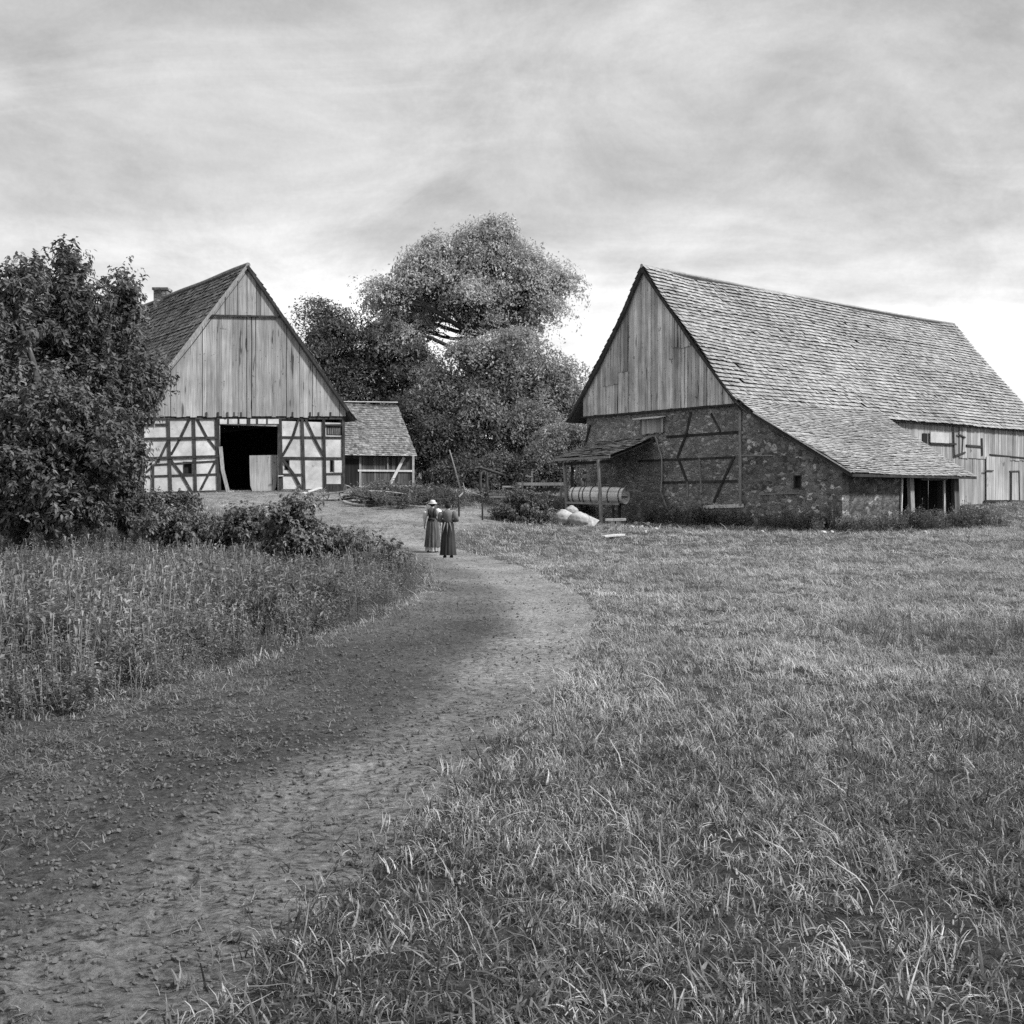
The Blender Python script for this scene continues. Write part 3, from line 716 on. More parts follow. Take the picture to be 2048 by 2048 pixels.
for dz0, dz1, h in ((0, 1.35, .42), (1.35, 1.5, .5)):
    q = [b0 + np.array((x * h, y * h, dz0)) for x, y in ((-1, -1), (1, -1), (1, 1), (-1, 1))]; mb.hexa(q, [k + np.array((0, 0, dz1 - dz0)) for k in q])
mb.build('chimney', M['brick_infill'], roof1)

# ------------------------------------------------------------------ small tiled shed beside it
GS = Plane(cornerR + DL * .9, GL.run, GL.n)
shed = empty('small_tiled_shed', GS.pt(1.5, 2.1), 'small tiled shed with plank front in a pale frame beside the barn', 'shed')
E0, E1 = GS.px(684, 906, .45), GS.px(833, 908, .45); run = unit(E1 - E0)
T1 = E1 + DL * 2.1 * 1.0; T1[2] = CZ + (995 - 807) / F * T1[1]; T0 = E0 + DL * 2.1; T0[2] = CZ + (995 - 805) / F * T0[1]
roof_tiles('roof', M['tile_shed'], shed, [T0, E0], run, 0, np.linalg.norm(E1 - E0), .15, .17, np.array((0, -.5, 1.0)), lift=.03, sag=.03, jit=.007, lo=.65, hi=1.3)
B0 = T0 + DL * 2.2; B0[2] = E0[2]; roof_tiles('roof', M['tile_shed'], shed, [T0, B0], run, 0, np.linalg.norm(E1 - E0), .3, .25, np.array((0, .5, 1.0)))
mb = MB(); mb.beam(T0 + (0, 0, .05), T1 + (0, 0, .05), .12, .05, (0, 0, 1)); mb.build('ridge_board', M['pale_timber'], shed)
mb = MB(); mb.beam(E0 - (0, 0, .06), E1 - (0, 0, .06), .10, .04, GS.n); mb.build('eave_board', M['pale_timber'], shed)
s0, _ = GS.sz(688, 960); s1, _ = GS.sz(825, 960)
mb = MB(); boards(mb, GS, s0, s1, 1.7, E0[2] + .25, .17, lo=.4, hi=1.6)
side = Plane(GS.pt(s1, 0), DL, GL.run); boards(mb, side, 0, 4.0, 1.7, lambda s: E0[2] + .2 + (T0[2] - E0[2]) * (1 - abs(s - 2.2) / 2.4), .2, lo=.5, hi=1.2)
mb.build('wall_boards', M['dark_boards'], shed)
mb = MB(); mb.prism([GS.px(690, 917, .04), GS.px(718, 917, .04), GS.px(718, 976, .04), GS.px(690, 977, .04)], GS.n * .03, .25); mb.build('side_door', M['dark_boards'], shed)
for pts, w in [([(720, 914), (720, 974)], .13), ([(826, 912), (826, 976)], .15), ([(775, 915), (775, 938)], .08)]: timber('post', GS, pts, w, shed, 'grey_timber', off=.06)
for pts, w in [([(716, 941), (826, 942)], .11), ([(718, 973), (826, 972)], .11)]: timber('rail', GS, pts, w, shed, 'pale_timber', off=.05)
timber('brace', GS, [(779, 970), (807, 916)], .17, shed, 'pale_timber', off=.08)

# ------------------------------------------------------------------ big stone and board barn, right
dg = unit((-.622, .783, 0)); dl = unit((.783, .622, 0))
CB = np.array((13.68, 44.0, 0))
GR = Plane(CB, dg, -dl)                       # gable plane, s = 0 at the lean-to corner
def rsz(u, v): return GR.sz(u, v)
barn2 = empty('stone_barn', GR.pt(5.63, .4), 'long barn with dark rubble and framed walls, pale tiled roof sweeping down over a lean-to', 'barn', 'barns of the farmyard')
rv = [rsz(*p) for p in ((1291, 535), (1328, 590), (1359, 633), (1390, 680), (1431, 736), (1459, 774), (1481, 801))]
kick = [rsz(*p) for p in ((1481, 801), (1515, 826), (1560, 854), (1640, 904), (1712, 946))]
lv = [rsz(*p) for p in ((1291, 535), (1254, 622), (1210, 715), (1173, 784), (1146, 832))]
sAp, zAp = rv[0]
LEN2, LT = 28.3, 9.7
P3 = lambda sz, t=0.0: GR.pt(sz[0], sz[1]) + dl * t
def roofR(s):
    xs = [p[0] for p in (kick[::-1] + rv[::-1][1:] + lv[1:])]; zs = [p[1] for p in (kick[::-1] + rv[::-1][1:] + lv[1:])]
    return float(np.interp(s, xs, zs)) - .12
zg = lambda s: min(6.05, roofR(s))
sW = 15.75
# walls of the gable side
mb = MB()
slit = (GR.sz(1603, 948)[0], GR.sz(1587, 948)[0], GR.sz(1595, 978)[1], GR.sz(1595, 950)[1])
xs = [.32] + sorted({slit[0], slit[1]} | set(np.linspace(.6, 5.6, 9)))
for a, b in zip(xs[:-1], xs[1:]):
    hole = slit[0] - .01 < (a + b) / 2 < slit[1] + .01
    for z0, z1a, z1b in ([(-.6, slit[2], slit[2]), (slit[3], roofR(a), roofR(b))] if hole else [(-.6, roofR(a), roofR(b))]):
        mb.prism([GR.pt(a, z0), GR.pt(b, z0), GR.pt(b, z1b), GR.pt(a, z1a)], -GR.n * .45)
GF = Plane(CB + dg * .32, dl, -dg)                       # low front wall of the lean-to
ltz = kick[-1][1] - .12
t_post = GF.sz(1803, 1000)[0]; t_end = GF.sz(1912, 1000)[0]
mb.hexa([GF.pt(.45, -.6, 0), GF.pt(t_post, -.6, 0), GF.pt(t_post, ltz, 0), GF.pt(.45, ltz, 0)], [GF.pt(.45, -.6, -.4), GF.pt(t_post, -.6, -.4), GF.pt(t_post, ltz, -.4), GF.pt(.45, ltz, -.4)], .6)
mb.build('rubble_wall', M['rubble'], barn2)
window(GR, slit, barn2, 0)
mb = MB()
mb.prism([GR.pt(5.6, -.6), GR.pt(sW, -.6), GR.pt(sW, 6.1), GR.pt(5.6, 6.1)], -GR.n * .3)
mb.build('framed_wall', M['brick_infill'], barn2)
# lean-to far end, inner wall, back and rear of the hall
mb = MB()
FE = Plane(CB + dl * (t_end - .1), dg, dl); boards(mb, FE, .3, 5.6, 0, lambda s: roofR(s) - .05, .22, lo=.4, hi=1.0)
mb.prism([GR.pt(sW, -.2) + dl * .3, GR.pt(sW, -.2) + dl * LEN2, GR.pt(sW, 5.7) + dl * LEN2, GR.pt(sW, 5.7) + dl * .3], dg * -.15)
mb.prism([GR.pt(5.63, .5) + dl * LEN2, GR.pt(sW, .5) + dl * LEN2, GR.pt(sW, 5.8) + dl * LEN2, GR.pt(sAp, zAp - .3) + dl * LEN2, GR.pt(5.63, 5.8) + dl * LEN2], -dl * .15)
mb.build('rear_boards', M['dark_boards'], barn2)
# timber frame of the gable
for pts, w in [([(1334, 874), (1479, 864)], .13), ([(1278, 922), (1470, 914.5)], .10), ([(1325, 965), (1474, 962)], .11)]: timber('rail', GR, pts, w, barn2, 'dark_timber', off=.0)
for pts, w in [([(1382, 826), (1373, 868), (1356, 914), (1374, 962)], .13), ([(1423, 828), (1441, 862)], .09), ([(1468, 915), (1428, 1004)], .11), ([(1181, 850), (1172, 884)], .1)]: timber('brace', GR, pts, w, barn2, 'dark_timber', off=.004)
timber('corner_post', GR, [(1481, 806), (1482, 1010)], .13, barn2, 'grey_timber', off=.004)
for pts, w in [([(1400, 918), (1404, 986)], .07), ([(1376, 964), (1377, 994)], .07)]: timber('post', GR, pts, w, barn2, 'grey_timber', off=.002)
timber('sill_beam', GR, [(1408, 1014), (1486, 1011)], .16, barn2, 'pale_timber', off=.02)
timber('hanging_pole', GR, [(1311, 872), (1324, 917), (1324, 955), (1322, 984), (1342, 1035)], .07, barn2, 'grey_timber', off=.12)
for pts, w in [([(1478, 911), (1545, 911)], .06), ([(1520, 989), (1600, 986)], .06)]: timber('tie_beam', GR, pts, w, barn2, 'grey_timber', off=.01)
# gable boards
zbR = lin(GR.sz(1480, 808), GR.sz(1165, 834))
gb = MB()   # boards of the gable; in four places an upper length overlaps a lower one
for a_, b_, z_ in ((5.45, 6.5, 0), (6.5, 8.4, 9.0), (8.4, 9.6, 8.75), (9.6, 12.6, 0), (12.6, 13.3, 7.9), (13.3, 14.4, 7.35), (14.4, 15.9, 0)):
    boards(gb, GR, a_, b_, lambda s: zbR(s) - .02, (lambda s: min(roofR(s), z_ + .05)) if z_ else roofR, .23, off=.08, lo=.6, hi=1.2, jag=.07, gap=.010)
    if z_: boards(gb, GR, a_, b_, lambda s: z_, roofR, .23, off=.118, lo=.6, hi=1.2, jag=.05, gap=.010)
gb.build('gable_boards', M['grey_boards'], barn2)
mb = MB(); mb.prism([GR.pt(5.5, 5.9, .05)] + [GR.pt(p[0], p[1] - .15, .05) for p in rv[::-1][1:]] + [GR.pt(p[0], p[1] - .15, .05) for p in lv[1:-1]] + [GR.pt(15.7, 5.9, .05)], -GR.n * .05, .4); mb.build('gable_backing', M['dark_boards'], barn2)
timber('gable_sill', GR, [(1163, 835), (1480, 808)], .09, barn2, 'dark_timber', off=.13)
# hatch under the gable boards
mb = MB(); hs1, hz1 = GR.sz(1284, 838); hs0, hz0 = GR.sz(1330, 866)
boards(mb, GR, hs0, hs1, hz0, hz1, .16, off=.10, lo=.6, hi=1.3); ht = mb.build('hatch', M['long_boards'], barn2)
mb = MB(); mb.prism([GR.pt(hs0 - .1, hz1 + .02, .05), GR.pt(hs1 + .15, hz1 + .02, .05), GR.pt(hs1 + .15, hz1 - .06, .5), GR.pt(hs0 - .1, hz1 - .06, .5)], (0, 0, .05)); mb.build('hatch_roof', M['pale_timber'], ht)
# long board wall of the hall
LW = Plane(CB + dg * 5.63, dl, -dg)
mb = MB(); boards(mb, LW, .4, LEN2, lambda s: gz(*(LW.pt(s, 0)[:2])) - .3, lambda s: 3.9 if s > 18.5 else 5.75, .23, off=.0, lo=.66, hi=1.2, jag=.04)
boards(mb, LW, 18.5, LEN2, 3.86, 5.75, .22, off=.045, lo=.66, hi=1.2, jag=.03)
mb.build('wall_boards', M['long_boards'], barn2)
mb = MB(); mb.poly([LW.pt(.4, -.5, -.03), LW.pt(LEN2, -.5, -.03), LW.pt(LEN2, 5.8, -.03), LW.pt(.4, 5.8, -.03)], .4); mb.build('wall_backing', M['dark_boards'], barn2)
for pts, w in [([(1979, 909), (2060, 917)], .07), ([(1861, 886), (1911, 888.5)], .11), ([(1932, 891), (1962, 893.5)], .11), ([(1968, 1002), (2004, 1004)], .08), ([(2018, 1001), (2060, 1003)], .08)]: timber('rail', LW, pts, w, barn2, 'dark_timber', off=.08)
for pts, w in [([(1907.5, 863), (1908.5, 912)], .12), ([(1926, 874), (1924, 905)], .08), ([(1963, 878), (1964, 910)], .17)]: timber('post', LW, pts, w, barn2, 'dark_timber', off=.085)
timber('brace', LW, [(1910, 912), (1930, 905)], .1, barn2, 'dark_timber', off=.10)
timber('brace', LW, [(1916, 868), (1930, 875)], .07, barn2, 'dark_timber', off=.10)
mb = MB(); boards(mb, LW, LW.sz(1969, 950)[0], LW.sz(2016, 950)[0], LW.sz(1990, 1000)[1], LW.sz(1990, 914)[1], .26, off=.09, lo=.9, hi=1.2, jag=.0); dr = mb.build('barn_door', M['long_boards'], barn2)
timber('hinge', LW, [(1969, 941), (1986, 941.5)], .06, barn2, 'iron', off=.15, sub=dr)
mb = MB(); boards(mb, LW, LW.sz(2020, 970)[0], LW.sz(2037, 970)[0], LW.sz(2028, 1001)[1], LW.sz(2028, 944)[1], .25, off=.09, lo=.9, hi=1.2, jag=0); dr = mb.build('small_door', M['long_boards'], barn2)
for pts in ([(2019, 943), (2019, 1002)], [(2037, 942), (2038, 1005)], [(2018, 943), (2037, 942.5)]): timber('door_frame', LW, pts, .09, barn2, 'dark_timber', off=.1, sub=dr)
mb = MB(); boards(mb, LW, LW.sz(1856, 875)[0], LW.sz(1893, 875)[0], LW.sz(1875, 886)[1], LW.sz(1875, 865)[1], .5, off=.1, th=.05, lo=.9, hi=1.05, jag=0, gap=.0); sh_ = mb.build('loft_shutter', M['plaster'], barn2)
mb = MB(); s_ = LW.sz(1850, 880); mb.prism([LW.pt(s_[0] - .35, s_[1] - .9, .06), LW.pt(s_[0] + .1, s_[1] - .9, .06), LW.pt(s_[0] + .1, s_[1] + .35, .06), LW.pt(s_[0] - .35, s_[1] + .35, .06)], LW.n * .02, .4); mb.build('loft_shade_panel', M['dark_timber'], barn2)  # dark panel on the boards, painted as the shade of an unlit loft
# roofs
UP = np.array((0, 0, 1.0))
eav = (rv[-1][0] - .25, rv[-1][1] - .34)
roof2 = roof_tiles('roof', M['tile_pale'], barn2, [P3(p) for p in rv[:-1]] + [P3(eav)], dl, -.28, LEN2 + .25, .26, .22, UP, lift=.07, sag=.14, jit=.013, miss=.002, lo=.72, hi=1.2)
roof_tiles('roof', M['tile_pale'], barn2, [P3(p) for p in lv] + [P3((lv[-1][0] + .3, lv[-1][1] - .25))], dl, -.28, LEN2 + .25, .32, .25, UP, lift=.06, sag=.10, jit=.016)
roof_tiles('lean_to_roof', M['tile_pale'], barn2, [P3((rv[-1][0] + .12, rv[-1][1] + .10))] + [P3(p) for p in kick[1:]], dl, -.3, lambda f: 10.9 - 1.5 * f, .185, .2, UP, lift=.045, sag=.10, jit=.010, lo=.8, hi=1.25)
mb = MB(); mb.tube([P3((sAp, zAp + .05 - .10 * math.sin(math.pi * t / LEN2)), t) for t in np.linspace(-.28, LEN2 + .2, 60)], [.075 + .03 * rng.random() for k in range(60)], 8, 1.0); mb.build('ridge_tiles', M['tile_pale'], roof2)
for pts, w, m_ in ((rv + kick[1:], .12, 'dark_timber'), (lv, .24, 'dark_timber')):
    mb = MB()
    for a, b in zip(pts[:-1], pts[1:]):
        q = GR.pt(a[0], a[1] - .10, .22), GR.pt(b[0], b[1] - .10, .22); e = unit(q[1] - q[0]) * .02
        mb.beam(q[0] - e, q[1] + e, w, .05 + rng.uniform(0, .004), GR.n)
    mb.build('bargeboard', M[m_], barn2)
k3, k4 = kick[-2], kick[-1]
mb = MB(); mb.beam(GR.pt(kick[1][0], kick[1][1] + .02, .29), GR.pt(k4[0], k4[1] + .02, .29), .05, .02, GR.n); mb.build('verge_strip', M['pale_timber'], barn2)
e0 = P3((kick[-1][0], kick[-1][1] - .09), -.3); mb = MB(); mb.beam(e0, e0 + dl * 9.65, .12, .05, -dg); mb.build('eave_beam', M['dark_timber'], barn2)
# posts of the open end of the lean-to
for pts, w, mt, nm in [([(1803, 950), (1800, 1052)], .07, 'pale_timber', 'post'), ([(1817, 948), (1821, 1066)], .30, 'grey_timber', 'post'), ([(1887, 960), (1887, 1046)], .08, 'pale_timber', 'post'), ([(1906, 952), (1910, 1060)], .42, 'dark_boards', 'post')]:
    mb = MB(); p, q = GF.px(*pts[0], .02), GF.px(*pts[1], .02); mb.beam(p, q, w, .16 if w > .2 else .07, GF.n); mb.build(nm, M[mt], barn2)
timber('lintel', GF, [(1842, 959), (1892, 959)], .07, barn2, 'grey_timber', off=.0)

# ------------------------------------------------------------------ open shelter on the gable
shel = empty('open_shelter', GR.pt(12.5, .5, 1.5), 'low open shelter on two poles with dark sloping roof, built against the stone barn', 'shelter')
a0 = GR.px(1312, 873, .02); a1 = GR.pt(14.9, a0[2] - .02, .02)
pe = 3.05; e_r = a0 - dl * pe; e_r[2] = 3.66; e_l = e_r + dg * 4.05; e_l[2] = 3.56; mid = (a0 + e_r) / 2 - (0, 0, .03)
roof_tiles('shelter_roof', M['tile_dark'], shel, [a0, mid, e_r], dg, 0, 4.05, .30, .3, UP, lift=.04, sag=.06, jit=.015, lo=.7, hi=1.5)
mb = MB(); mb.beam(e_r + (0, 0, -.08), e_l + (0, 0, -.02), .12, .05, -dl); mb.build('eave_board', M['grey_timber'], shel)
mb = MB(); mb.beam(e_r + dl * .35 - (0, 0, .28), e_l + dl * .35 - (0, 0, .24), .14, .12, -dl); mb.build('plate_beam', M['dark_timber'], shel)
for u, Y, top in ((1131, 53.5, 3.4), (1199, 50.75, 3.45)):
    b = at(u, 1000, Y); mb = MB(); g_ = gz(b[0], b[1]); b2 = np.array((b[0] + .09, b[1], g_ - .2)); t_ = at(u - 3, 1000, Y); t_[2] = top
    mb.tube([t_, (t_ + b2) / 2 + (.02, 0, 0), b2], [.075, .085, .09], 8); mb.build('post', M['grey_timber'], shel)
# ------------------------------------------------------------------ trees and shrubs
def crown_mesh(name, mat, root, blobs, nclump, nleaf, leaf, spread, seed, aspect=.5, droop=.25, shell=.5, lo=.6, hi=1.4, mode='pad'):
    rg = np.random.default_rng(seed)
    cs = np.array([b[0] for b in blobs]); rs = np.array([b[1] for b in blobs])
    wt = (rs[:, 0] * rs[:, 2] + rs[:, 1] * rs[:, 2]) ; wt = wt / wt.sum()
    bi = rg.choice(len(blobs), nclump, p=wt)
    d = rg.normal(size=(nclump, 3)); d /= np.linalg.norm(d, axis=1)[:, None]
    rad = shell + (1.12 - shell) * rg.random(nclump) ** .8
    cc = cs[bi] + d * rs[bi] * rad[:, None]
    cl_t = rg.uniform(.75, 1.25, nclump); cl_s = spread * rg.uniform(.6, 1.5, nclump)
    n = nclump * nleaf; k = np.repeat(np.arange(nclump), nleaf)
    if mode == 'pad':      # flat sprays of foliage, domed on top, drooping outwards
        an = rg.uniform(0, 6.283, n); rr = np.sqrt(rg.random(n)) * (1 + .25 * np.sin(an * 3 + cl_t[k] * 40)); asp = rg.uniform(.6, 1.3, nclump)
        off = np.stack((np.cos(an) * rr * asp[k], np.sin(an) * rr / asp[k], (1 - rr ** 2) * .45 + rg.normal(0, .13, n) - .25), -1)
        off[:, :2] *= 1.0; tilt = d[:, :2] * -.55
        off[:, 2] += (off[:, :2] * tilt[k]).sum(1); off *= cl_s[k][:, None] * 1.9
    elif mode == 'shoot':  # leafy shoots reaching up and out
        sdir_ = d * np.array((.9, .9, .5)) + rg.normal(size=(nclump, 3)) * .35 + np.array((0, 0, .75)); sdir_ /= np.linalg.norm(sdir_, axis=1)[:, None]
        tt = rg.random(n); an = rg.uniform(0, 6.283, n); u1 = np.cross(sdir_, (0.3, 0.9, 0.2)); u1 /= np.linalg.norm(u1, axis=1)[:, None]; u2 = np.cross(sdir_, u1)
        rad_ = (np.cos(an)[:, None] * u1[k] + np.sin(an)[:, None] * u2[k]) * (leaf * (1.25 - .8 * tt) * rg.uniform(.5, 1.3, n))[:, None]
        off = sdir_[k] * ((tt - .25) * cl_s[k] * 3.2)[:, None] + rad_
    else: off = rg.normal(size=(n, 3)) * cl_s[k][:, None] * np.array((1, 1, .7))
    P = cc[k] + off
    out = d[k] * .45 + off / (cl_s[k][:, None] + 1e-6) * .35 + rg.normal(size=(n, 3)) * .55 + np.array((0, 0, .55))
    nr = out / np.linalg.norm(out, axis=1)[:, None]
    ax = np.cross(nr, rg.normal(size=(n, 3))); ax /= np.linalg.norm(ax, axis=1)[:, None] + 1e-9
    if mode == 'shoot': ax = ax * .35 + rad_ / (np.linalg.norm(rad_, axis=1)[:, None] + 1e-9); ax -= nr * (ax * nr).sum(1)[:, None]; ax /= np.linalg.norm(ax, axis=1)[:, None] + 1e-9
    ax[:, 2] -= droop; sd_ = np.cross(nr, ax); sd_ /= np.linalg.norm(sd_, axis=1)[:, None] + 1e-9
    l = leaf * rg.uniform(.55, 1.35, n)[:, None]; w = l * aspect
    V = np.stack((P - ax * l * .5, P - ax * l * .05 + sd_ * w * .5 + nr * l * .06, P + ax * l * .5 - nr * l * .08, P - ax * l * .05 - sd_ * w * .5 + nr * l * .06), 1).reshape(-1, 3)
    sh = cl_t[k] * rg.uniform(lo, hi, n)
    o = mesh_obj(name, V, np.arange(4 * n), np.full(n, 4), mat, root, sh)
    return o, cc, bi
def limb_path(a, b, rg, bend=.12, n=5, up=.1):
    a, b = V3(a), V3(b); Lh = np.linalg.norm(b - a); j = rg.normal(size=3) * bend * Lh
    return [a + (b - a) * t + j * math.sin(math.pi * t) + np.array((0, 0, up * Lh * math.sin(math.pi * t))) for t in np.linspace(0, 1, n)]
def lumps(blobs, seed, k=5, f=.5):
    rg = np.random.default_rng(seed + 7); out = []
    for c, r in blobs:
        out.append((c, r * .7))
        for _ in range(k):
            d = rg.normal(size=3); d /= np.linalg.norm(d); out.append((c + d * r * rg.uniform(.5, 1.0), r * rg.uniform(.6, 1.4) * f))
    return out
def tree(name, base, trunk_top, blobs, nclump, nleaf, leaf, spread, seed, mat, label, cat, r0=.35, group=None, twigs=7, aspect=.5, shell=.5, stems=1, droop=.25, mode='pad'):
    rg = np.random.default_rng(seed + 100)
    base = V3(base); root = empty(name, base, label, cat, group)
    lb = lumps(blobs, seed)
    o, cc, bi = crown_mesh('crown', M[mat], root, lb, nclump, nleaf, leaf, spread, seed, aspect, droop, shell, mode=mode)
    mb = MB(); top = V3(trunk_top)
    tp = limb_path(base - (0, 0, .3), top, rg, .04, 7, 0)
    mb.tube(tp, [r0 * 1.25] + list(np.linspace(r0, r0 * .5, 6)), 9)
    for i, (c, r) in enumerate(blobs):
        i *= 6
        d = np.array([np.linalg.norm(p - V3(c)) + (0 if k > 2 else 2 * np.linalg.norm(top - base)) for k, p in enumerate(tp)])
        s = tp[int(np.argmin(d))]; rr = r0 * .42
        lp = limb_path(s, c, rg, .1, 6, .05); mb.tube(lp, list(np.linspace(rr, rr * .4, 6)), 7)
        ks = np.where((bi >= i) & (bi < i + 6))[0][:twigs]
        for k in ks:
            st = lp[rg.integers(2, 6)]; mb.tube(limb_path(st, cc[k], rg, .12, 4, .04), list(np.linspace(rr * .38, rr * .1, 4)), 5, cap=False)
    mb.build('trunk', M['bark'], root, smooth=True)
    return root
def pblob(u, v, ru, rv, Y, depth=None):
    k = Y / F; return (at(u, v, Y), np.array((ru * k, (depth if depth else ru * k), rv * k)))
def gbase(u, Y):
    x = (u - U0) / F * Y; return np.array((x, Y, gz(x, Y)))

def mk(name, u, Y, top, bl, nclump, nleaf, leaf, spread, seed, mat, label, cat='tree', r0=.35, dep=None, **k):
    blobs = [pblob(b[0], b[1], b[2], b[3], Y + (b[4] if len(b) > 4 else 0), dep) for b in bl]
    return tree(name, gbase(u, Y), at(top[0], top[1], Y), blobs, nclump, nleaf, leaf, spread, seed, mat, label, cat, r0, **k)

mk('oak_tree', 950, 80, (948, 672), [(985, 500, 62, 48), (1005, 470, 40, 28), (905, 540, 62, 42), (845, 522, 38, 32), (800, 600, 46, 42, -2), (870, 600, 55, 26, 2), (1045, 530, 48, 38), (1098, 560, 42, 34, 1), (990, 590, 80, 34), (1060, 605, 40, 20, 2), (775, 590, 30, 35), (1120, 560, 30, 26), (1000, 450, 30, 18), (940, 490, 50, 40), (830, 650, 40, 22), (1010, 640, 45, 16), (880, 500, 48, 38), (925, 565, 65, 38), (850, 575, 55, 38), (812, 640, 45, 32), (790, 672, 46, 36, -3), (960, 632, 55, 20), (1055, 638, 42, 20), (1085, 605, 42, 28), (1075, 560, 40, 36), (955, 455, 34, 22)],
   560, 175, .23, .68, 1, 'leaf_mid', 'tall pale oak whose open crown rises above all the other trees', r0=.42, twigs=14, shell=.35)
mk('round_tree', 1030, 72, (1035, 720), [(1040, 745, 90, 70), (1085, 800, 78, 75), (970, 780, 75, 62), (1020, 850, 110, 50), (925, 830, 70, 55), (1125, 830, 45, 55), (1030, 690, 55, 34), (940, 720, 45, 35), (1130, 760, 40, 55), (900, 780, 50, 50), (1000, 800, 110, 60)],
   560, 180, .22, .66, 2, 'leaf_mid', 'broad round tree in front of the tall oak, its crown low beside the stone barn', r0=.5, shell=.4)
mk('bushy_tree', 705, 77, (700, 680), [(655, 675, 48, 50), (705, 690, 55, 50), (645, 740, 55, 60), (735, 755, 70, 55), (790, 720, 45, 42), (690, 800, 90, 45), (745, 660, 35, 30), (800, 790, 55, 50), (790, 690, 48, 40), (840, 745, 40, 40), (640, 640, 25, 30), (690, 640, 25, 26)],
   440, 170, .22, .62, 3, 'leaf_dark', 'dark bushy tree rising behind the right roof edge of the timber-framed barn', r0=.42, shell=.4)
mk('under_tree', 850, 70, (850, 830), [(840, 820, 55, 50), (875, 870, 65, 50), (830, 900, 45, 45), (930, 890, 60, 45)], 260, 140, .20, .5, 4, 'leaf_dark', 'low dark tree just right of the small tiled shed', r0=.3, shell=.4)
mk('willow_shrub', 1145, 62, (1145, 900), [(1140, 865, 34, 34), (1165, 890, 32, 36), (1115, 900, 34, 32)], 130, 110, .14, .32, 5, 'leaf_pale', 'pale leafy shrub at the left end of the stone barn', 'shrub', r0=.12)
for i, (u, w, t) in enumerate([(600, 60, 870), (1010, 75, 905), (1090, 60, 900), (905, 60, 925), (960, 60, 915)]):
    mk('hedge_shrub', u, 82 if u == 600 else 67 + (i % 2), (u, t + 20), [(u - w * .4, t + 30, w * .6, 30), (u + w * .4, t + 38, w * .6, 32)], 120, 110, .18, .4, 20 + i, 'leaf_dark',
       ['dark shrub behind the timber-framed barn roof edge', 'dark hedge shrub directly behind the rustic trestle', 'dark hedge shrub left of the open shelter', 'dark hedge shrub left of the leaning pole', 'dark hedge shrub behind the arched dead trunk'][i], 'shrub', r0=.12, group='hedge shrubs under the trees')
# wood beyond, one mass
rgf = np.random.default_rng(60); fb = []
for x in np.linspace(-75, 18, 32): fb.append((np.array((x, 108 + rgf.uniform(-4, 4), 4.0 + rgf.uniform(-.5, 1.5))), np.array((4.5, 3.5, 4.0))))
for x in np.linspace(-75, 20, 32): fb.append((np.array((x, 106 + rgf.uniform(-3, 3), 2.5)), np.array((4, 3, 3.0))))
o, _, _ = crown_mesh('distant_wood', M['leaf_dark'], None, fb, 1500, 26, .7, .9, 61, .6, mode='ball'); tag(o, 'far dark belt of woodland beyond the farmyard', 'woodland', kind='stuff')

# near left thicket
mk('elder_tree', 120, 31, (133, 560), [(135, 540, 26, 42), (132, 600, 52, 48), (95, 640, 80, 55), (170, 640, 45, 50), (60, 720, 90, 75), (150, 730, 90, 80), (200, 800, 80, 70), (80, 830, 110, 80), (134, 512, 7, 20), (60, 560, 12, 20)],
   1350, 36, .16, .24, 6, 'leaf_dark', 'tallest dark broad-leaved tree of the thicket at the left edge', r0=.16, twigs=12, shell=.3, dep=None, aspect=.45, mode='shoot')
mk('young_elder', 245, 33, (246, 600), [(244, 600, 18, 30), (245, 645, 32, 30), (228, 700, 48, 46), (255, 765, 52, 52), (290, 775, 34, 42), (222, 850, 50, 55), (248, 562, 7, 14)],
   800, 34, .16, .22, 7, 'leaf_dark', 'slender young tree right of the tallest one, its tip below the chimney', r0=.11, twigs=12, shell=.3, aspect=.45, mode='shoot')
mk('hazel_bush', 20, 28, (15, 600), [(15, 590, 40, 45), (5, 680, 60, 70), (-60, 700, 70, 100), (20, 800, 80, 80), (-40, 900, 90, 90), (62, 570, 20, 35)], 820, 34, .15, .22, 8, 'leaf_dark', 'dense dark bush cut by the left edge of the picture', 'bush', r0=.12, twigs=8, aspect=.5, mode='shoot')
mk('thicket_bush', 90, 27.5, (90, 900), [(60, 930, 90, 70), (160, 930, 90, 75), (110, 860, 100, 70), (20, 1000, 90, 55), (140, 1010, 100, 50)], 1300, 34, .14, .2, 9, 'leaf_deep', 'dark leafy bush filling the foot of the thicket below the tallest tree', 'bush', r0=.1, twigs=8, mode='shoot')
mk('thicket_bush', 250, 31, (250, 900), [(212, 900, 45, 60), (205, 980, 60, 55), (238, 975, 36, 48), (280, 1040, 38, 28)], 620, 34, .14, .2, 10, 'leaf_deep', 'dark bush in front of the barn corner, right end of the thicket', 'bush', r0=.08, twigs=8, mode='shoot')
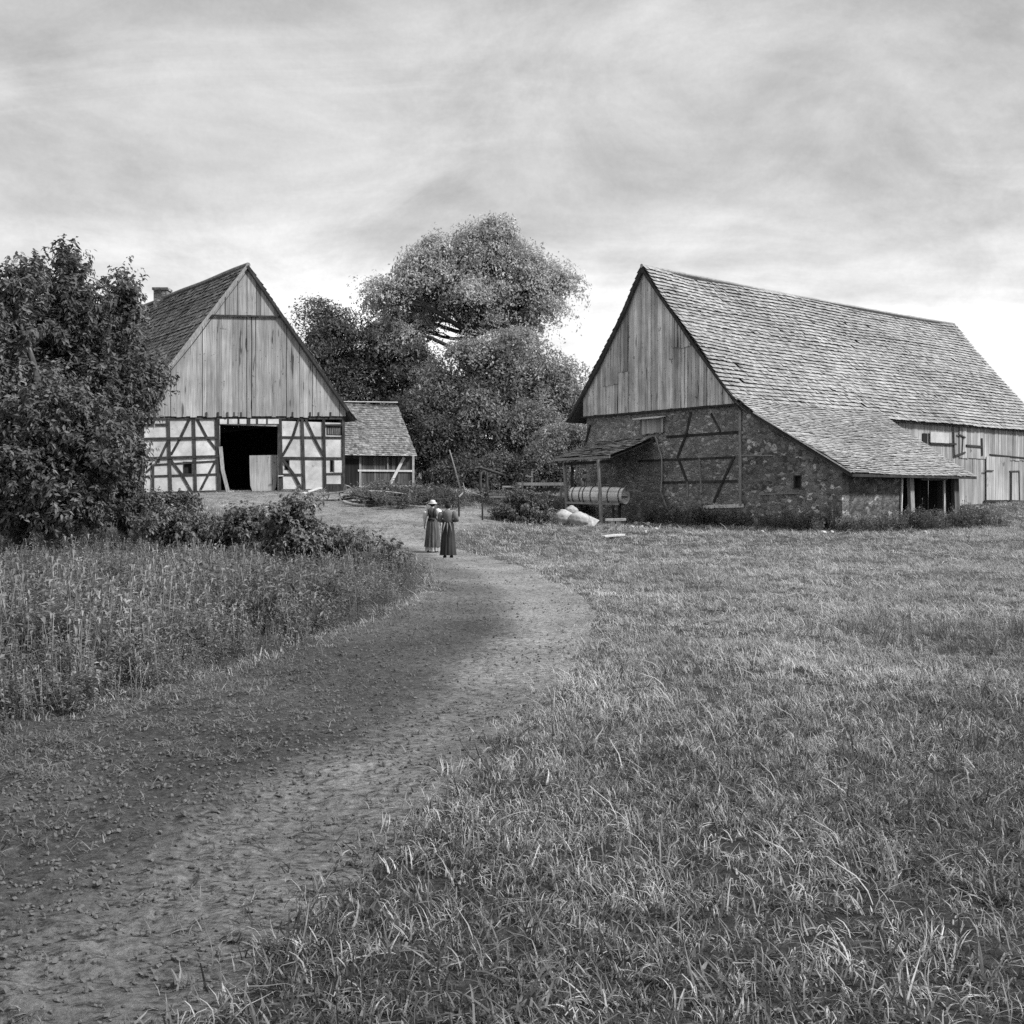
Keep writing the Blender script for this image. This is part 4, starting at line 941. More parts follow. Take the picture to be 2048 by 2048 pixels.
for i, (u, Y, b, nm, lb) in enumerate([
    (590, 24, [(585, 1065, 62, 34), (560, 1040, 40, 26), (625, 1085, 45, 26), (600, 1020, 22, 20)], 'bramble_bush', 'broad dark bramble bush at the bend of the path, bright leaf tips'),
    (490, 27, [(490, 1045, 40, 30), (470, 1065, 45, 25), (505, 1070, 40, 24)], 'bramble_bush', 'small round dark bush left of the broad bramble'),
    (380, 27, [(360, 1065, 60, 28), (320, 1050, 40, 28), (420, 1070, 45, 22)], 'bramble_bush', 'low sprawling bramble below the barn corner'),
    (330, 33, [(330, 1020, 40, 22), (365, 1010, 30, 18), (290, 1025, 40, 25)], 'bramble_bush', 'low scrub nearest the white barn wall'),
    (690, 24, [(700, 1095, 50, 18), (750, 1110, 50, 14), (650, 1100, 45, 20)], 'bramble_bush', 'low leafy scrub on the point of the verge beside the walkers')]):
    mk(nm, u, Y, (u, b[0][1]), b, 300 if i else 450, 36, .09, .12, 30 + i, 'leaf_bramble', lb, 'bush', r0=.03, twigs=6, group='bramble bushes along the verge', aspect=.6, mode='shoot')
mk('elder_bush', 1045, 46.5, (1045, 1010), [(1040, 1020, 45, 26), (1010, 1040, 28, 20), (1075, 1025, 28, 24), (1055, 1048, 38, 18), (1040, 1000, 25, 18)], 420, 46, .12, .17, 40, 'leaf_bramble', 'dark leafy bush beside the whitish sacks, left of the shelter', 'bush', r0=.05, twigs=8, mode='shoot')
# ------------------------------------------------------------------ casks and other things by the shelter
def cask(name, cen, axis, length, r, hoops, mat, label, hoopmat='iron', bulge=.14):
    axis = unit(axis); cen = V3(cen); root = empty(name, cen - (0, 0, r), label, 'barrel')
    rf = lambda t: r * (1 - bulge * (2 * t - 1) ** 2)
    p0 = cen - axis * length / 2; prof = [(length * t, rf(t)) for t in np.linspace(0, 1, 15)]
    mb = MB(); mb.lathe(p0, axis, prof, 32, cap=False); n = len(mb.sh)
    mb.sh = [float(.75 + .5 * _tab[i % 32, 3]) for i in range(n)]
    mb.build('staves', M[mat], root)
    for t in hoops:
        h = MB(); a = t * length; w = .05; rr = rf(t) + .004
        h.lathe(p0, axis, [(a - w / 2, rr - .01), (a - w / 2, rr + .012), (a + w / 2, rr + .012), (a + w / 2, rr - .01)], 32, cap=False); h.build('hoop', M[hoopmat], root)
    for sgn in (0, 1):
        e = p0 + axis * (.05 * length if sgn == 0 else length * .95); h = MB(); h.lathe(e, axis, [(-.012, rf(0) * .985), (.012, rf(0) * .985)], 32); hd = h.build('head', M[mat], root)
        x = unit(np.cross(axis, (0, 0, 1))); h = MB(); c = e + axis * (.014 if sgn else -.05) - (0, 0, .1 * r); h.beam(c - x * rf(0) * .9, c + x * rf(0) * .9, .07, .035, axis, .4); h.build('head_bar', M['grey_timber'], hd)
    return root
ax1 = unit((.80, -.60, -.02))
c1 = at(1198, 991, 51.9)
cask('long_barrel', c1, ax1, 2.95, .43, (.06, .2, .27, .42, .58, .74, .94), 'barrel_staves', 'long pale wooden barrel with dark hoops lying under the open shelter', bulge=.10)
gzc = gz(c1[0], c1[1]); root = empty('barrel_cradle', (c1[0], c1[1], gzc), 'dark timber cradle carrying the long barrel under the shelter', 'cradle')
sx = np.cross(ax1, (0, 0, 1))
for k, s in enumerate((-1, 1)):
    a = c1 + sx * s * .3; a[2] = c1[2] - .43; mb = MB(); mb.beam(a - ax1 * 1.7, a + ax1 * 1.3, .1, .1, (0, 0, 1)); mb.build('runner', M['grey_timber' if s > 0 else 'dark_timber'], root)
    for t in (-1.2, 1.0):
        p = a + ax1 * t; mb = MB(); mb.beam((p[0], p[1], gzc - .1), p, .1, .1, sx); mb.build('leg', M['dark_timber'], root)
def sack(u, v, Y, r, label, seed, tip=0.0, squash=.8, dz=0.0):
    import bmesh
    rg = np.random.default_rng(seed + 300); bm = bmesh.new(); bmesh.ops.create_uvsphere(bm, u_segments=28, v_segments=18, radius=1)
    vs = np.array([q.co for q in bm.verts]); fs = [[q.index for q in f.verts] for f in bm.faces]; bm.free()
    th = np.arctan2(vs[:, 1], vs[:, 0]); lat = vs[:, 2].copy()
    k = 1 + .10 * np.sign(np.cos(th * 2)) * np.abs(np.cos(th * 2)) ** .6 + .035 * np.sin(th * 9 + lat * 4 + seed) + .03 * np.sin(lat * 11 + th * 2)
    vs[:, :2] *= k[:, None]; top = np.clip((lat - .72) / .28, 0, 1)
    vs[:, :2] *= (1 - .25 * top * (1 - top) * 4)[:, None]; vs[:, 2] += top * tip
    vs = vs * r * np.array((1.05, .8, squash)); vs[:, 2] = np.maximum(vs[:, 2], -r * squash * .72)
    p = at(u, v, Y); g = gz(p[0], p[1]) + dz; o_ = np.array((p[0], p[1], g)); vs[:, 2] += r * squash * .72
    return tag(mesh_obj('sack', vs + o_, [i for f in fs for i in f], [len(f) for f in fs], M['sackcloth'], smooth=True, loc=o_), label, 'sack', 'whitish sacks by the shelter')
sack(1126, 1046, 47.0, .44, 'rounded whitish sack on the grass, left of the two lying before the shelter', 1, .1)
sack(1157, 1046, 46.8, .40, 'rounded whitish sack between its neighbour and the pointed pale stone', 2, .05, .86)
sack(1143, 1036, 47.25, .26, 'small whitish sack with squared top perched on the two rounded ones', 3, .2, .8, .44)

def stone(pos, sx_, sy_, sz_, label, group, name='field_stone', seed=0, mat='pale_stone', rz=0):
    import bmesh
    rg = np.random.default_rng(seed + 500); bm = bmesh.new(); bmesh.ops.create_icosphere(bm, subdivisions=2, radius=1)
    vs = np.array([v.co for v in bm.verts]); fs = [[v.index for v in f.verts] for f in bm.faces]; bm.free()
    k = rg.normal(size=(6, 3)); k /= np.linalg.norm(k, axis=1)[:, None]
    for d in k: vs -= np.maximum(vs @ d - .62, 0)[:, None] * d * .9
    vs *= np.array((sx_, sy_, sz_)); c, s = math.cos(rz), math.sin(rz); vs = vs @ np.array(((c, s, 0), (-s, c, 0), (0, 0, 1)))
    o = mesh_obj(name, vs + V3(pos), [i for f in fs for i in f], [3] * len(fs), M[mat], shade=rg.uniform(.8, 1.15, len(fs)), loc=pos); tag(o, label, 'stone', group); return o
def gp(u, v):
    x, y = ground_at(u, v); return np.array((x, y, gz(x, y)))
p = gp(1176, 1052)
mb = MB(); b = p + (0, 0, -.05)
mb.v += [b + np.array(q) for q in ((-.22, -.2, 0), (.2, -.24, 0), (.5, -.02, .3), (.16, .2, 0), (-.2, .2, 0), (-.14, 0, .62), (.06, -.03, .5))]
for f in ((0, 1, 6, 5), (1, 2, 6), (2, 3, 6), (3, 5, 6), (3, 4, 5), (4, 0, 5), (0, 4, 3, 1), (1, 3, 2)): mb.face(f, rng.uniform(.9, 1.1))
tag(mb.build('pointed_stone', M['pale_stone'], loc=p), 'pale pointed stone standing just right of the whitish sacks', 'stone')
p = gp(1231, 1060); root = empty('stone_bench', p, 'small pale slab bench at the foot of the framed wall by the shelter', 'bench')
mb = MB(); q = [p + np.array(k) for k in ((-.42, -.15, .36), (.42, -.17, .38), (.42, .15, .38), (-.42, .15, .36))]; mb.hexa(q, [k + np.array((0, 0, .1)) for k in q]); mb.build('seat', M['pale_stone'], root)
for s in (-.12, .14):
    mb = MB(); mb.prism([p + np.array((s - .09, -.1, -.1)), p + np.array((s + .09, -.1, -.1)), p + np.array((s + .07, -.1, .36)), p + np.array((s - .08, -.1, .36))], (0, .2, 0)); mb.build('leg', M['pale_stone'], root)
def log(name, p0, p1, r, mat, label, cat='log', group=None, bend=.04, n=6, r1=None, seed=0):
    rg = np.random.default_rng(seed + 900); p0, p1 = V3(p0), V3(p1); mb = MB(); path = limb_path(p0, p1, rg, bend, n, 0)
    mb.tube(path, list(np.linspace(r, r1 or r * .75, n)), 8)
    return tag(mb.build(name, M[mat], loc=p0, smooth=False), label, cat, group)
def plank(name, p0, p1, w, d, mat, label, group=None, cat='plank'):
    mb = MB(); mb.beam(p0, p1, w, d, (0, 0, 1)); return tag(mb.build(name, M[mat], loc=p0), label, cat, group)
a, b = gp(1206, 1078), gp(1246, 1077); plank('plank', a + (0, 0, .06), b + (0, 0, .1), .28, .06, 'pale_timber', 'pale plank lying in the grass in front of the stone bench')
for i, (u, v, s, lb) in enumerate([(1652, 1056, (.42, .25, .34), 'arched pale stone leaning at the lean-to corner'), (1492, 1052, (.34, .25, .26), 'square pale corner stone below the corner post of the framed wall'), (1645, 1070, (.2, .15, .1), 'small bright stone in front of the arched one'),
                                   (1272, 1050, (.13, .12, .1), 0), (1283, 1056, (.11, .1, .1), 0), (1297, 1050, (.1, .1, .08), 0), (1312, 1060, (.12, .1, .09), 0), (1264, 1056, (.1, .1, .08), 0), (1290, 1066, (.12, .1, .08), 0), (1340, 1055, (.1, .1, .09), 0), 
                                   (1525, 1066, (.1, .1, .08), 0), (1664, 1066, (.1, .09, .07), 0), (1850, 1068, (.1, .08, .08), 0)]):
    q = gp(u, v); stone(q + (0, 0, s[2] * .6), *s, lb or 'small pale stone lying in the weeds along the foot of the stone barn', None if lb else 'small stones along the barn foot', seed=i, rz=i)

# ------------------------------------------------------------------ yard clutter
def onto(u, v, Y=None, dz=0):
    return gp(u, v) + (0, 0, dz) if Y is None else at(u, v, Y)
log('leaning_pole', at(921, 978, 56), at(899, 900, 57), .05, 'grey_timber', 'thin bare pole leaning upright in front of the dark trees', 'pole', r1=.03)
st = gp(918, 1034); log('stake', st - (0, 0, .1), at(918, 994, st[1]), .045, 'dark_timber', 'upright dark stake with a forked branch, just right of the walkers', 'stake', bend=.02)
q0 = at(918, 994, st[1]); q1 = at(929, 979, st[1]); q2 = at(926, 965, st[1])
mb = MB(); mb.tube([q0 + (0, -.08, 0), (q0 + q1) / 2 + (.03, 0, 0), q1, q2], [.04, .035, .03, .015], 7); mb.tube([q1, q1 + np.array((.3, 0, -.12)), q1 + np.array((.8, .1, -.28))], [.025, .02, .012], 6)
tag(mb.build('forked_branch', M['grey_timber'], loc=q0), 'crooked forked branch resting against the dark stake', 'branch')
st = gp(965, 1041); log('stake', st - (0, 0, .1), at(965, 1006, st[1]), .045, 'dark_timber', 'short dark stake standing alone right of the forked one', 'stake', bend=.02)
log('long_pole', at(922, 996, 58), at(1012, 994.5, 57), .055, 'pale_timber', 'long pale pole lying level across the yard', 'pole', bend=.005)
# rail fence left of the shelter
a, b = at(1036, 968, 57), at(1128, 968, 56)
root = empty('rail_fence', (a[0], a[1], gz(a[0], a[1])), 'pale rail fence running from the shelter to the trestle', 'fence')
mb = MB(); mb.beam(a, b, .16, .06, (0, -1, 0)); mb.build('rail', M['pale_timber'], root)
mb = MB(); mb.beam(at(1030, 978, 57.1), at(1118, 979, 56.1), .12, .06, (0, -1, 0)); mb.build('rail', M['dark_timber'], root)
for u, v in ((1045, 962), (1088, 960), (1122, 958)):
    p = at(u, v, 56.9); mb = MB(); mb.beam((p[0], p[1], gz(p[0], p[1]) - .2), p, .1, .09, (0, -1, 0)); mb.build('post', M['grey_timber'], root)
p = at(1063, 942, 57.3); mb = MB(); mb.tube([(p[0], p[1], gz(p[0], p[1]) - .2), p + (.04, 0, 0)], [.05, .035], 7); mb.tube([at(1051, 952, 57.3), at(1066, 954, 57.2)], [.035, .03], 6); mb.build('tall_post', M['pale_timber'], root)
# trestle
root = empty('rustic_trestle', gp(1024, 1012), 'rustic trestle of pale pole with crooked legs in front of the hedge', 'trestle')
Yt = gp(1024, 1012)[1]; gt = gz(0.0, Yt)
a, b = at(1005, 974, Yt), at(1042, 974, Yt + .3); mb = MB(); mb.tube([a, b], [.06, .05], 8); mb.build('bar', M['pale_timber'], root)
for u0, u1, dy in ((1007, 1000, -.5), (1009, 1018, .5), (1032, 1036, -.4), (1035, 1045, .4)):
    p = at(u0, 975, Yt); q = at(u1, 1000, Yt + dy); q[2] = gz(q[0], q[1]) - .05; mb = MB(); mb.tube([p, (p + q) / 2 + (.05, 0, 0), q], [.045, .04, .03], 7); mb.build('leg', M['grey_timber'], root)
p, q = at(1008, 984, Yt), at(1034, 984, Yt); mb = MB(); mb.tube([p, (p + q) / 2 - (0, 0, .12), q], [.035, .03, .03], 7); mb.build('brace', M['pale_timber'], root)
# dead arched trunk and two pale posts
mb = MB(); pts = [at(u, v, 62) for u, v in ((931, 960), (936, 940), (960, 935), (985, 943), (1008, 950), (1014, 962), (1000, 978))]; mb.tube(pts, [.03, .05, .07, .09, .08, .06, .04], 8)
tag(mb.build('dead_trunk', M['bark'], loc=pts[0], smooth=True), 'arched dead trunk lying against the dark hedge', 'trunk')
for u, r, lb in ((961, .11, 'left of two stumps under the arched dead trunk'), (974, .10, 'right of two stumps under the arched dead trunk')):
    p = at(u, 945, 61.4); log('tree_stump', (p[0], p[1], gz(p[0], p[1]) - .1), p, r, 'bark', lb, 'stump', 'stumps under the dead trunk', bend=.05, r1=r * .6)
# heap of timber in the yard
rgl = np.random.default_rng(77)
for i in range(46):
    u = rgl.uniform(705, 885); v = rgl.uniform(990, 1016) - max(0, (u - 830)) * .08; p = gp(u, v); Ln = rgl.uniform(.8, 2.6); an = rgl.normal(0, .5); lvl = rgl.uniform(.03, .45) * (1 - abs(u - 780) / 160)
    d = np.array((math.cos(an), math.sin(an), rgl.normal(0, .12))); p0 = p - d * Ln / 2; p1 = p + d * Ln / 2
    for k in (p0, p1): k[2] = max(gz(k[0], k[1]) + .04, p[2] + lvl + (k - p)[2])
    log('log', p0, p1, rgl.uniform(.035, .09), rgl.choice(['dark_timber', 'grey_timber', 'bark', 'dark_timber']), 'weathered log lying in the low heap of timber across the yard', 'log', 'logs in the yard heap', bend=.05, seed=i)
plank('plank', at(822, 984.5, 60), at(848, 985, 60), .3, .08, 'pale_timber', 'short pale plank lying behind the timber heap near the small shed')
a, b = gp(606, 990), gp(642, 988); plank('plank', a + (0, 0, .05), b + (0, 0, .3), .3, .06, 'pale_timber', 'pale plank leaning on the ground left of the handcart')
# handcart
hp = gp(668, 1002); Yh = hp[1]; root = empty('handcart', hp, 'old wooden handcart with spoked wheel standing below the right end of the barn wall', 'handcart')
k = Yh / F
def ring(c, r, n_, nrm, w, name):
    nrm = unit(nrm); x = unit(np.cross(nrm, (0, 0, 1))); y = np.cross(nrm, x) * -1; y = np.array((0, 0, 1.0)); mb = MB()
    pts = [c + (x * math.cos(t) + y * math.sin(t)) * r for t in np.linspace(0, 2 * math.pi, 25)]; mb.tube(pts, w, 6, cap=False); o = mb.build(name, M['grey_timber'], root)
    for t in np.linspace(0, 2 * math.pi, n_ + 1)[:-1]:
        mb = MB(); mb.tube([c, c + (x * math.cos(t) + y * math.sin(t)) * r], .018, 5); mb.build('spoke', M['grey_timber'], o)
    return o
c = at(647, 996, Yh); c[2] = gz(c[0], c[1]) + .28; ring(c, .26, 8, (.2, -1, 0), .03, 'wheel')
c = at(692, 990, Yh + .4); c[2] = gz(c[0], c[1]) + .36; ring(c, .34, 8, (.5, -1, 0), .035, 'wheel')
mb = MB(); b0 = at(672, 985, Yh + .2); b0[2] = gz(b0[0], b0[1]) + .42
q = [b0 + np.array(v_) for v_ in ((-.38, -.3, 0), (.38, -.3, 0), (.38, .3, 0), (-.38, .3, 0))]; t_ = [b0 + np.array(v_) for v_ in ((-.46, -.36, .38), (.46, -.36, .38), (.46, .36, .38), (-.46, .36, .38))]
for i in range(4):
    j = (i + 1) % 4; nn_ = np.cross(q[j] - q[i], t_[i] - q[i]); nn_ = unit(nn_); mb.prism([q[i], q[j], t_[j], t_[i]], nn_ * -.03)
mb.prism(q, (0, 0, .03)); mb.build('box', M['dark_boards'], root)
for s in (-.28, .28):
    mb = MB(); mb.beam(b0 + np.array((-.9, s, -.2)), b0 + np.array((.75, s, .05)), .06, .06, (0, 0, 1)); mb.build('shaft', M['grey_timber'], root)
mb = MB(); mb.beam(b0 + np.array((.3, -.3, -.45)), b0 + np.array((.1, -.3, 0)), .06, .06, (0, -1, 0)); mb.build('leg', M['grey_timber'], root)

# ------------------------------------------------------------------ the two women walking away
def skinned(name, joints, edges, root, mat, levels=2, origin=(0, 0, 0)):
    """joints: list of (x,y,z,r); one continuous surface grown on the skeleton, applied to a mesh"""
    me = bpy.data.meshes.new(name + '_skeleton'); me.from_pydata([j[:3] for j in joints], edges, [])
    o = bpy.data.objects.new(name + '_skeleton', me); C.objects.link(o)
    sk = o.modifiers.new('skin', 'SKIN'); sk.use_smooth_shade = True
    ss = o.modifiers.new('sub', 'SUBSURF'); ss.levels = levels; ss.render_levels = levels
    if not me.skin_vertices: me.skin_vertices.new()
    for sv, j in zip(me.skin_vertices[0].data, joints):
        r = j[3]; sv.radius = (r, j[4] if len(j) > 4 else r)
    me.skin_vertices[0].data[0].use_root = True
    bpy.context.view_layer.update()
    ev = o.evaluated_get(bpy.context.evaluated_depsgraph_get()); m2 = bpy.data.meshes.new_from_object(ev)
    V = np.array([v.co for v in m2.vertices]); ff, cn = [], []
    for p in m2.polygons: ff += list(p.vertices); cn.append(len(p.vertices))
    bpy.data.objects.remove(o); bpy.data.meshes.remove(m2); bpy.data.meshes.remove(me)
    return mesh_obj(name, V + V3(origin), ff, cn, mat, root, smooth=True)

def woman(foot, yaw, label, kind):
    """local frame: facing +Y, x to the right; scaled to 1.58 m; turned by yaw"""
    H = 1.58; root = empty('person', (0, 0, 0), label, 'person')
    J, E = [], []
    def add(p, link=None):
        J.append(p); i = len(J) - 1
        if link is not None: E.append((link, i))
        return i
    pel = add((0, 0, .86, .125, .105)); wa = add((0, -.005, 1.02, .105, .085), pel); chs = add((0, 0, 1.2, .13, .10), wa); nb = add((0, .0, 1.33, .06, .055), chs); nk = add((0, .012, 1.385, .045), nb)
    hd = add((0, .03, 1.46, .075, .085), nk); ht = add((0, .02, 1.53, .066, .075), hd); ns = add((0, .118, 1.455, .012), hd)
    if kind == 1:
        arms = {-1: [(-.165, 0, 1.30, .05), (-.235, -.02, 1.06, .038), (-.265, .06, .86, .026), (-.27, .075, .80, .03)], 1: [(.165, 0, 1.30, .05), (.23, .0, 1.07, .038), (.235, .10, .88, .026), (.235, .12, .82, .03)]}
    else:
        arms = {-1: [(-.165, 0, 1.30, .05), (-.25, .0, 1.06, .04), (-.11, .17, 1.03, .028), (-.05, .19, 1.05, .03)], 1: [(.165, 0, 1.30, .05), (.25, .0, 1.06, .04), (.11, .18, 1.05, .028), (.05, .21, 1.07, .03)]}
    for s in (-1, 1):
        a = arms[s]; i = add(a[0], chs); j = add(a[1], i); w = add(a[2], j); h = add(a[3], w)
        d = unit(np.array(a[3][:3]) - np.array(a[2][:3])); sd_ = unit(np.cross(d, (s * 1.0, 0, 0.2))); pn = np.cross(d, sd_)
        for k, (o_, l) in enumerate(((-.026, .062), (-.009, .072), (.009, .068), (.026, .055))):
            p = np.array(a[3][:3]) + d * .03 + sd_ * o_; q = p + d * l * .55 + pn * .006; r_ = q + d * l * .4 + pn * .018
            b_ = add((*p, .0085), h); c_ = add((*q, .0085), b_); add((*r_, .007), c_)
        p = np.array(a[3][:3]) - sd_ * .03; t1_ = add((*(p - sd_ * .012 + d * .01), .010), h); add((*(p - sd_ * .022 + d * .045), .008), t1_)
    st_ = .13 if kind == 1 else .04
    for s in (-1, 1):
        hp_ = add((s * .085, 0, .80, .09), pel); kn = add((s * .085, s * st_ * .5 + .02, .45, .055), hp_); an = add((s * .085, s * st_, .085, .036), kn); add((s * .09, s * st_ + .14, .03, .032), an)
    body = skinned('body', J, E, root, M['skin'], 2)
    fold = lambda nf, amp, ph: (lambda f, th: amp * f * math.sin(nf * th + ph) + amp * .5 * f * math.sin((nf * 2 + 3) * th + 1.3))
    # skirt
    mb = MB(); hem = .17 if kind == 1 else .075
    prof = [(t, r) for t, r in ((1.04 - 1.04, .128), (.05, .148), (.15, .168), (.35, .185), (.6, .20), (1.03 - hem - .06, .222), (1.03 - hem, .226))]
    prof = [(t, r * (1.04 if kind == 1 else .98)) for t, r in prof]
    mb.lathe((0, .01, 1.04), (0, 0, -1), prof, 72, fold=fold(13, .10, .4), cap=False, sx=1.0); skt = mb.build('skirt', M['apron_cloth' if kind == 1 else 'dark_cloth'], root, smooth=True)
    if kind == 1:
        mb = MB(); mb.lathe((0, .01, .24), (0, 0, -1), [(0, .20), (.19, .215)], 72, fold=lambda f, th: .1 * math.sin(13 * th + .4), cap=False); mb.build('petticoat', M['sackcloth'], root, smooth=True)
    # bodice or blouse, and sleeves
    mb = MB(); bt = [(1.02, .118), (1.10, .125), (1.20, .152), (1.28, .160), (1.335, .115), (1.36, .062)]
    if kind == 2: bt = [(1.03, .125), (1.08, .150), (1.18, .175), (1.27, .185), (1.33, .135), (1.365, .065)]
    mb.lathe((0, 0, 0), (0, 0, 1), [(z, r * (.76 if kind == 1 else .68)) for z, r in bt], 28, sx=1.32, cap=False); mb.build('bodice' if kind == 1 else 'blouse', M['apron_cloth' if kind == 1 else 'grey_cloth'], root, smooth=True)
    for s in (-1, 1):
        a = [np.array(q[:3]) for q in arms[s]]; mb = MB()
        if kind == 1: mb.tube([a[0] + (-s * .03, 0, .015), a[0] + (s * .02, 0, -.06), (a[0] + a[1]) / 2, a[1] + (0, 0, .02), a[1] * .5 + a[2] * .5, a[2]], [.06, .105, .10, .062, .042, .034], 14, cap=False)
        else: mb.tube([a[0] + (-s * .03, 0, .015), a[0] + (s * .015, 0, -.05), (a[0] + a[1]) / 2, a[1], a[1] * .5 + a[2] * .5, a[2]], [.065, .092, .085, .066, .055, .04], 14, cap=False)
        mb.build('sleeve', M['white_cloth' if kind == 1 else 'grey_cloth'], root, smooth=True)
    mb = MB(); mb.lathe((0, .005, 0), (0, 0, 1), [(1.0, .155), (1.015, .152), (1.05, .139), (1.06, .134)] if kind == 2 else [(1.005, .137), (1.05, .130)], 32, sx=1.0); mb.build('waistband', M['dark_cloth'], root, smooth=True)
    if kind == 1:
        for s in (-1, 1):
            mb = MB(); mb.tube([np.array((s * .05, -.10, 1.08)), np.array((s * .075, -.118, 1.22)), np.array((s * .09, -.08, 1.325)), np.array((s * .085, .06, 1.32))], [.03, .028, .026, .024], 8); mb.build('strap', M['dark_cloth'], root, smooth=True)
        mb = MB(); mb.tube([(-.10, -.12, 1.0), (0, -.15, 1.03), (.10, -.12, 1.0)], [.045, .03, .045], 8); mb.build('bow', M['dark_cloth'], root, smooth=True)
        mb = MB(); mb.lathe((0, .02, 1.505), (0, -.12, 1), [(-.012, .135), (.0, .138), (.012, .10), (.02, .088), (.075, .080), (.095, .04)], 28); mb.build('straw_hat', M['straw'], root, smooth=True)
        mb = MB(); mb.lathe((0, .0, 1.41), (0, 0, 1), [(-.02, .03), (.02, .075), (.07, .086), (.11, .08)], 20, sx=.95); mb.build('hair', M['hair'], root, smooth=True)
    else:
        mb = MB(); mb.lathe((0, .005, 1.405), (0, -.05, 1), [(-.02, .03), (.015, .075), (.07, .096), (.12, .092), (.16, .06), (.178, .02)], 22, sx=.92); hr = mb.build('hair', M['hair'], root, smooth=True)
        mb = MB(); mb.lathe((0, -.02, 1.565), (0, -.3, 1), [(-.02, .03), (.0, .05), (.03, .05), (.055, .02)], 16); mb.build('bun', M['hair'], hr, smooth=True)
        mb = MB()
        for k in range(3):
            x = (k - 1) * .09; mb.tube([(x * .7, -.125, 1.01), (x * 1.2, -.172, .85), (x * 1.6, -.19, .66)], [.022, .02, .006], 6)
        mb.build('apron_ties', M['grey_cloth'], root, smooth=True)
    for s in (-1, 1):
        mb = MB(); y = s * st_; mb.lathe((s * .09, y - .05, .035), (0, 1, 0), [(0, .03), (.03, .046), (.12, .045), (.18, .04), (.215, .02)], 12); mb.build('shoe', M['dark_cloth'], root, smooth=True)
        mb = MB(); mb.lathe((s * .03, .105, 1.478), (0, 1, 0), [(0, .004), (.008, .011), (.014, .004)], 10); mb.build('eye', M['hair'], root)
        mb = MB(); mb.lathe((s * .078, .02, 1.455), (s, 0, 0), [(-.005, .012), (.006, .026), (.014, .018)], 12); mb.build('ear', M['skin'], root, smooth=True)
    mb = MB(); mb.beam((-.022, .103, 1.42), (.022, .103, 1.42), .01, .012, (0, 1, 0)); mb.build('mouth', M['dark_cloth'], root)
    root.location = tuple(foot); root.rotation_euler = (0, 0, yaw)
    return root
w = at(865, 1104, 33.0); woman((w[0], w[1], gz(w[0], w[1])), math.radians(-10), 'woman in pale hat, white sleeves and long striped pinafore walking away on the path', 1)
w = at(896, 1114, 30.6); woman((w[0], w[1], gz(w[0], w[1])), math.radians(-4), 'bareheaded woman in grey blouse and long dark skirt, arms folded in front, walking away', 2)
# ------------------------------------------------------------------ ground cover
BF1 = [GL.pt(sL - .2, 0)[:2], GL.pt(sR + .2, 0)[:2], (GL.pt(sR, 0) + DL * 24)[:2], (GL.pt(sL, 0) + DL * 24)[:2]]
BF2 = [GR.pt(-.2, 0)[:2], (GR.pt(-.2, 0) + dl * 9.6)[:2], (GR.pt(5.4, 0) + dl * 9.6)[:2], (GR.pt(5.4, 0) + dl * 29)[:2], (GR.pt(16, 0) + dl * 29)[:2], GR.pt(16, 0)[:2]]
rg = np.random.default_rng(5)
lush = [blades(11, .14, .010, .07, .75, 1.7, rg, 4) for _ in range(4)] + [blades(6, .26, .009, .07, .7, 1.9, rg, 5) for _ in range(4)] + [blades(9, .09, .016, .06, 1.0, 1.0, rg, 3) for _ in range(3)]
for k in (5, 7): lush[k] = (lush[k][0], lush[k][1], lush[k][2] * 1.7)      # a few dry pale stalks
lush = [(a, b, np.clip(1 + (c - 1) * 1.35, .25, 2.4)) for a, b, c in lush]
tufts = [blades(16, .11, .0055, .06, .85, 1.7, rg, 4) for _ in range(4)] + [blades(7, .24, .0055, .07, .8, 2.1, rg, 5) for _ in range(3)] + [blades(16, .07, .008, .07, 1.0, .9, rg, 2) for _ in range(3)]
def cover(name, mat, protos, dens, ymin, ymax, keep, probs, smin, smax, grow, label, nmax=90000, seed=1, tilt=.15, margin=6, clump=0.0, dz=-.005):
    r = np.random.default_rng(seed); x, y = sample(dens, ymin, ymax, margin, r, nmax)
    if clump: k = vnoise(x * .8 + 3, y * .8) + .5 * vnoise(x * 2.7, y * 2.7 + 5) + r.normal(0, .12, len(x)) > -clump; x, y = x[k], y[k]
    k = keep(x, y, r); x, y = x[k], y[k]
    pts = np.stack((x, y, zf(x, y) + dz), -1); n = len(x)
    rot = np.stack((r.normal(0, tilt, n), r.normal(0, tilt, n), r.uniform(0, 6.283, n)), -1)
    s = r.uniform(smin, smax, n); gw = 1 + grow * np.clip(y - 8, 0, 40) / 40
    lum = .5 + 1.2 * (vnoise(x * .35 + 9, y * .35) + .5)
    if name == 'tall_weeds': s *= np.clip(.38 - sdist(x, y, WEEDS) / 1.5, .48, 1) * (.8 + .7 * vnoise(x * .9, y * .9)) * np.clip(1.25 - y / 60, .6, 1)
    scl = np.stack((s * gw, s * gw, s * np.sqrt(gw) * (.75 + .5 * lum * .6)), -1)
    return scatter(name, M[mat], protos, pts, rot, scl, r.choice(len(protos), n, p=np.array(probs) / sum(probs)), label)
def off_barns(x, y): return (sdist(x, y, BF1) > .1) & (sdist(x, y, BF2) > .15)
def field_keep(x, y, r):
    s = sdist(x, y, PATH); w = sdist(x, y, WEEDS); yd = sdist(x, y, YARD)
    return (s > r.normal(.05, .16, len(x))) & (w > -.2) & (yd > r.normal(.3, .5, len(x))) & off_barns(x, y)
def mow(x, y): return y + 1.2 * x * 0 + 7 * vnoise(x * .25 + 2, y * .25) + 3 * vnoise(x * .9, y * .9)  # near side takes the grass with painted darkening, far side the mown grass
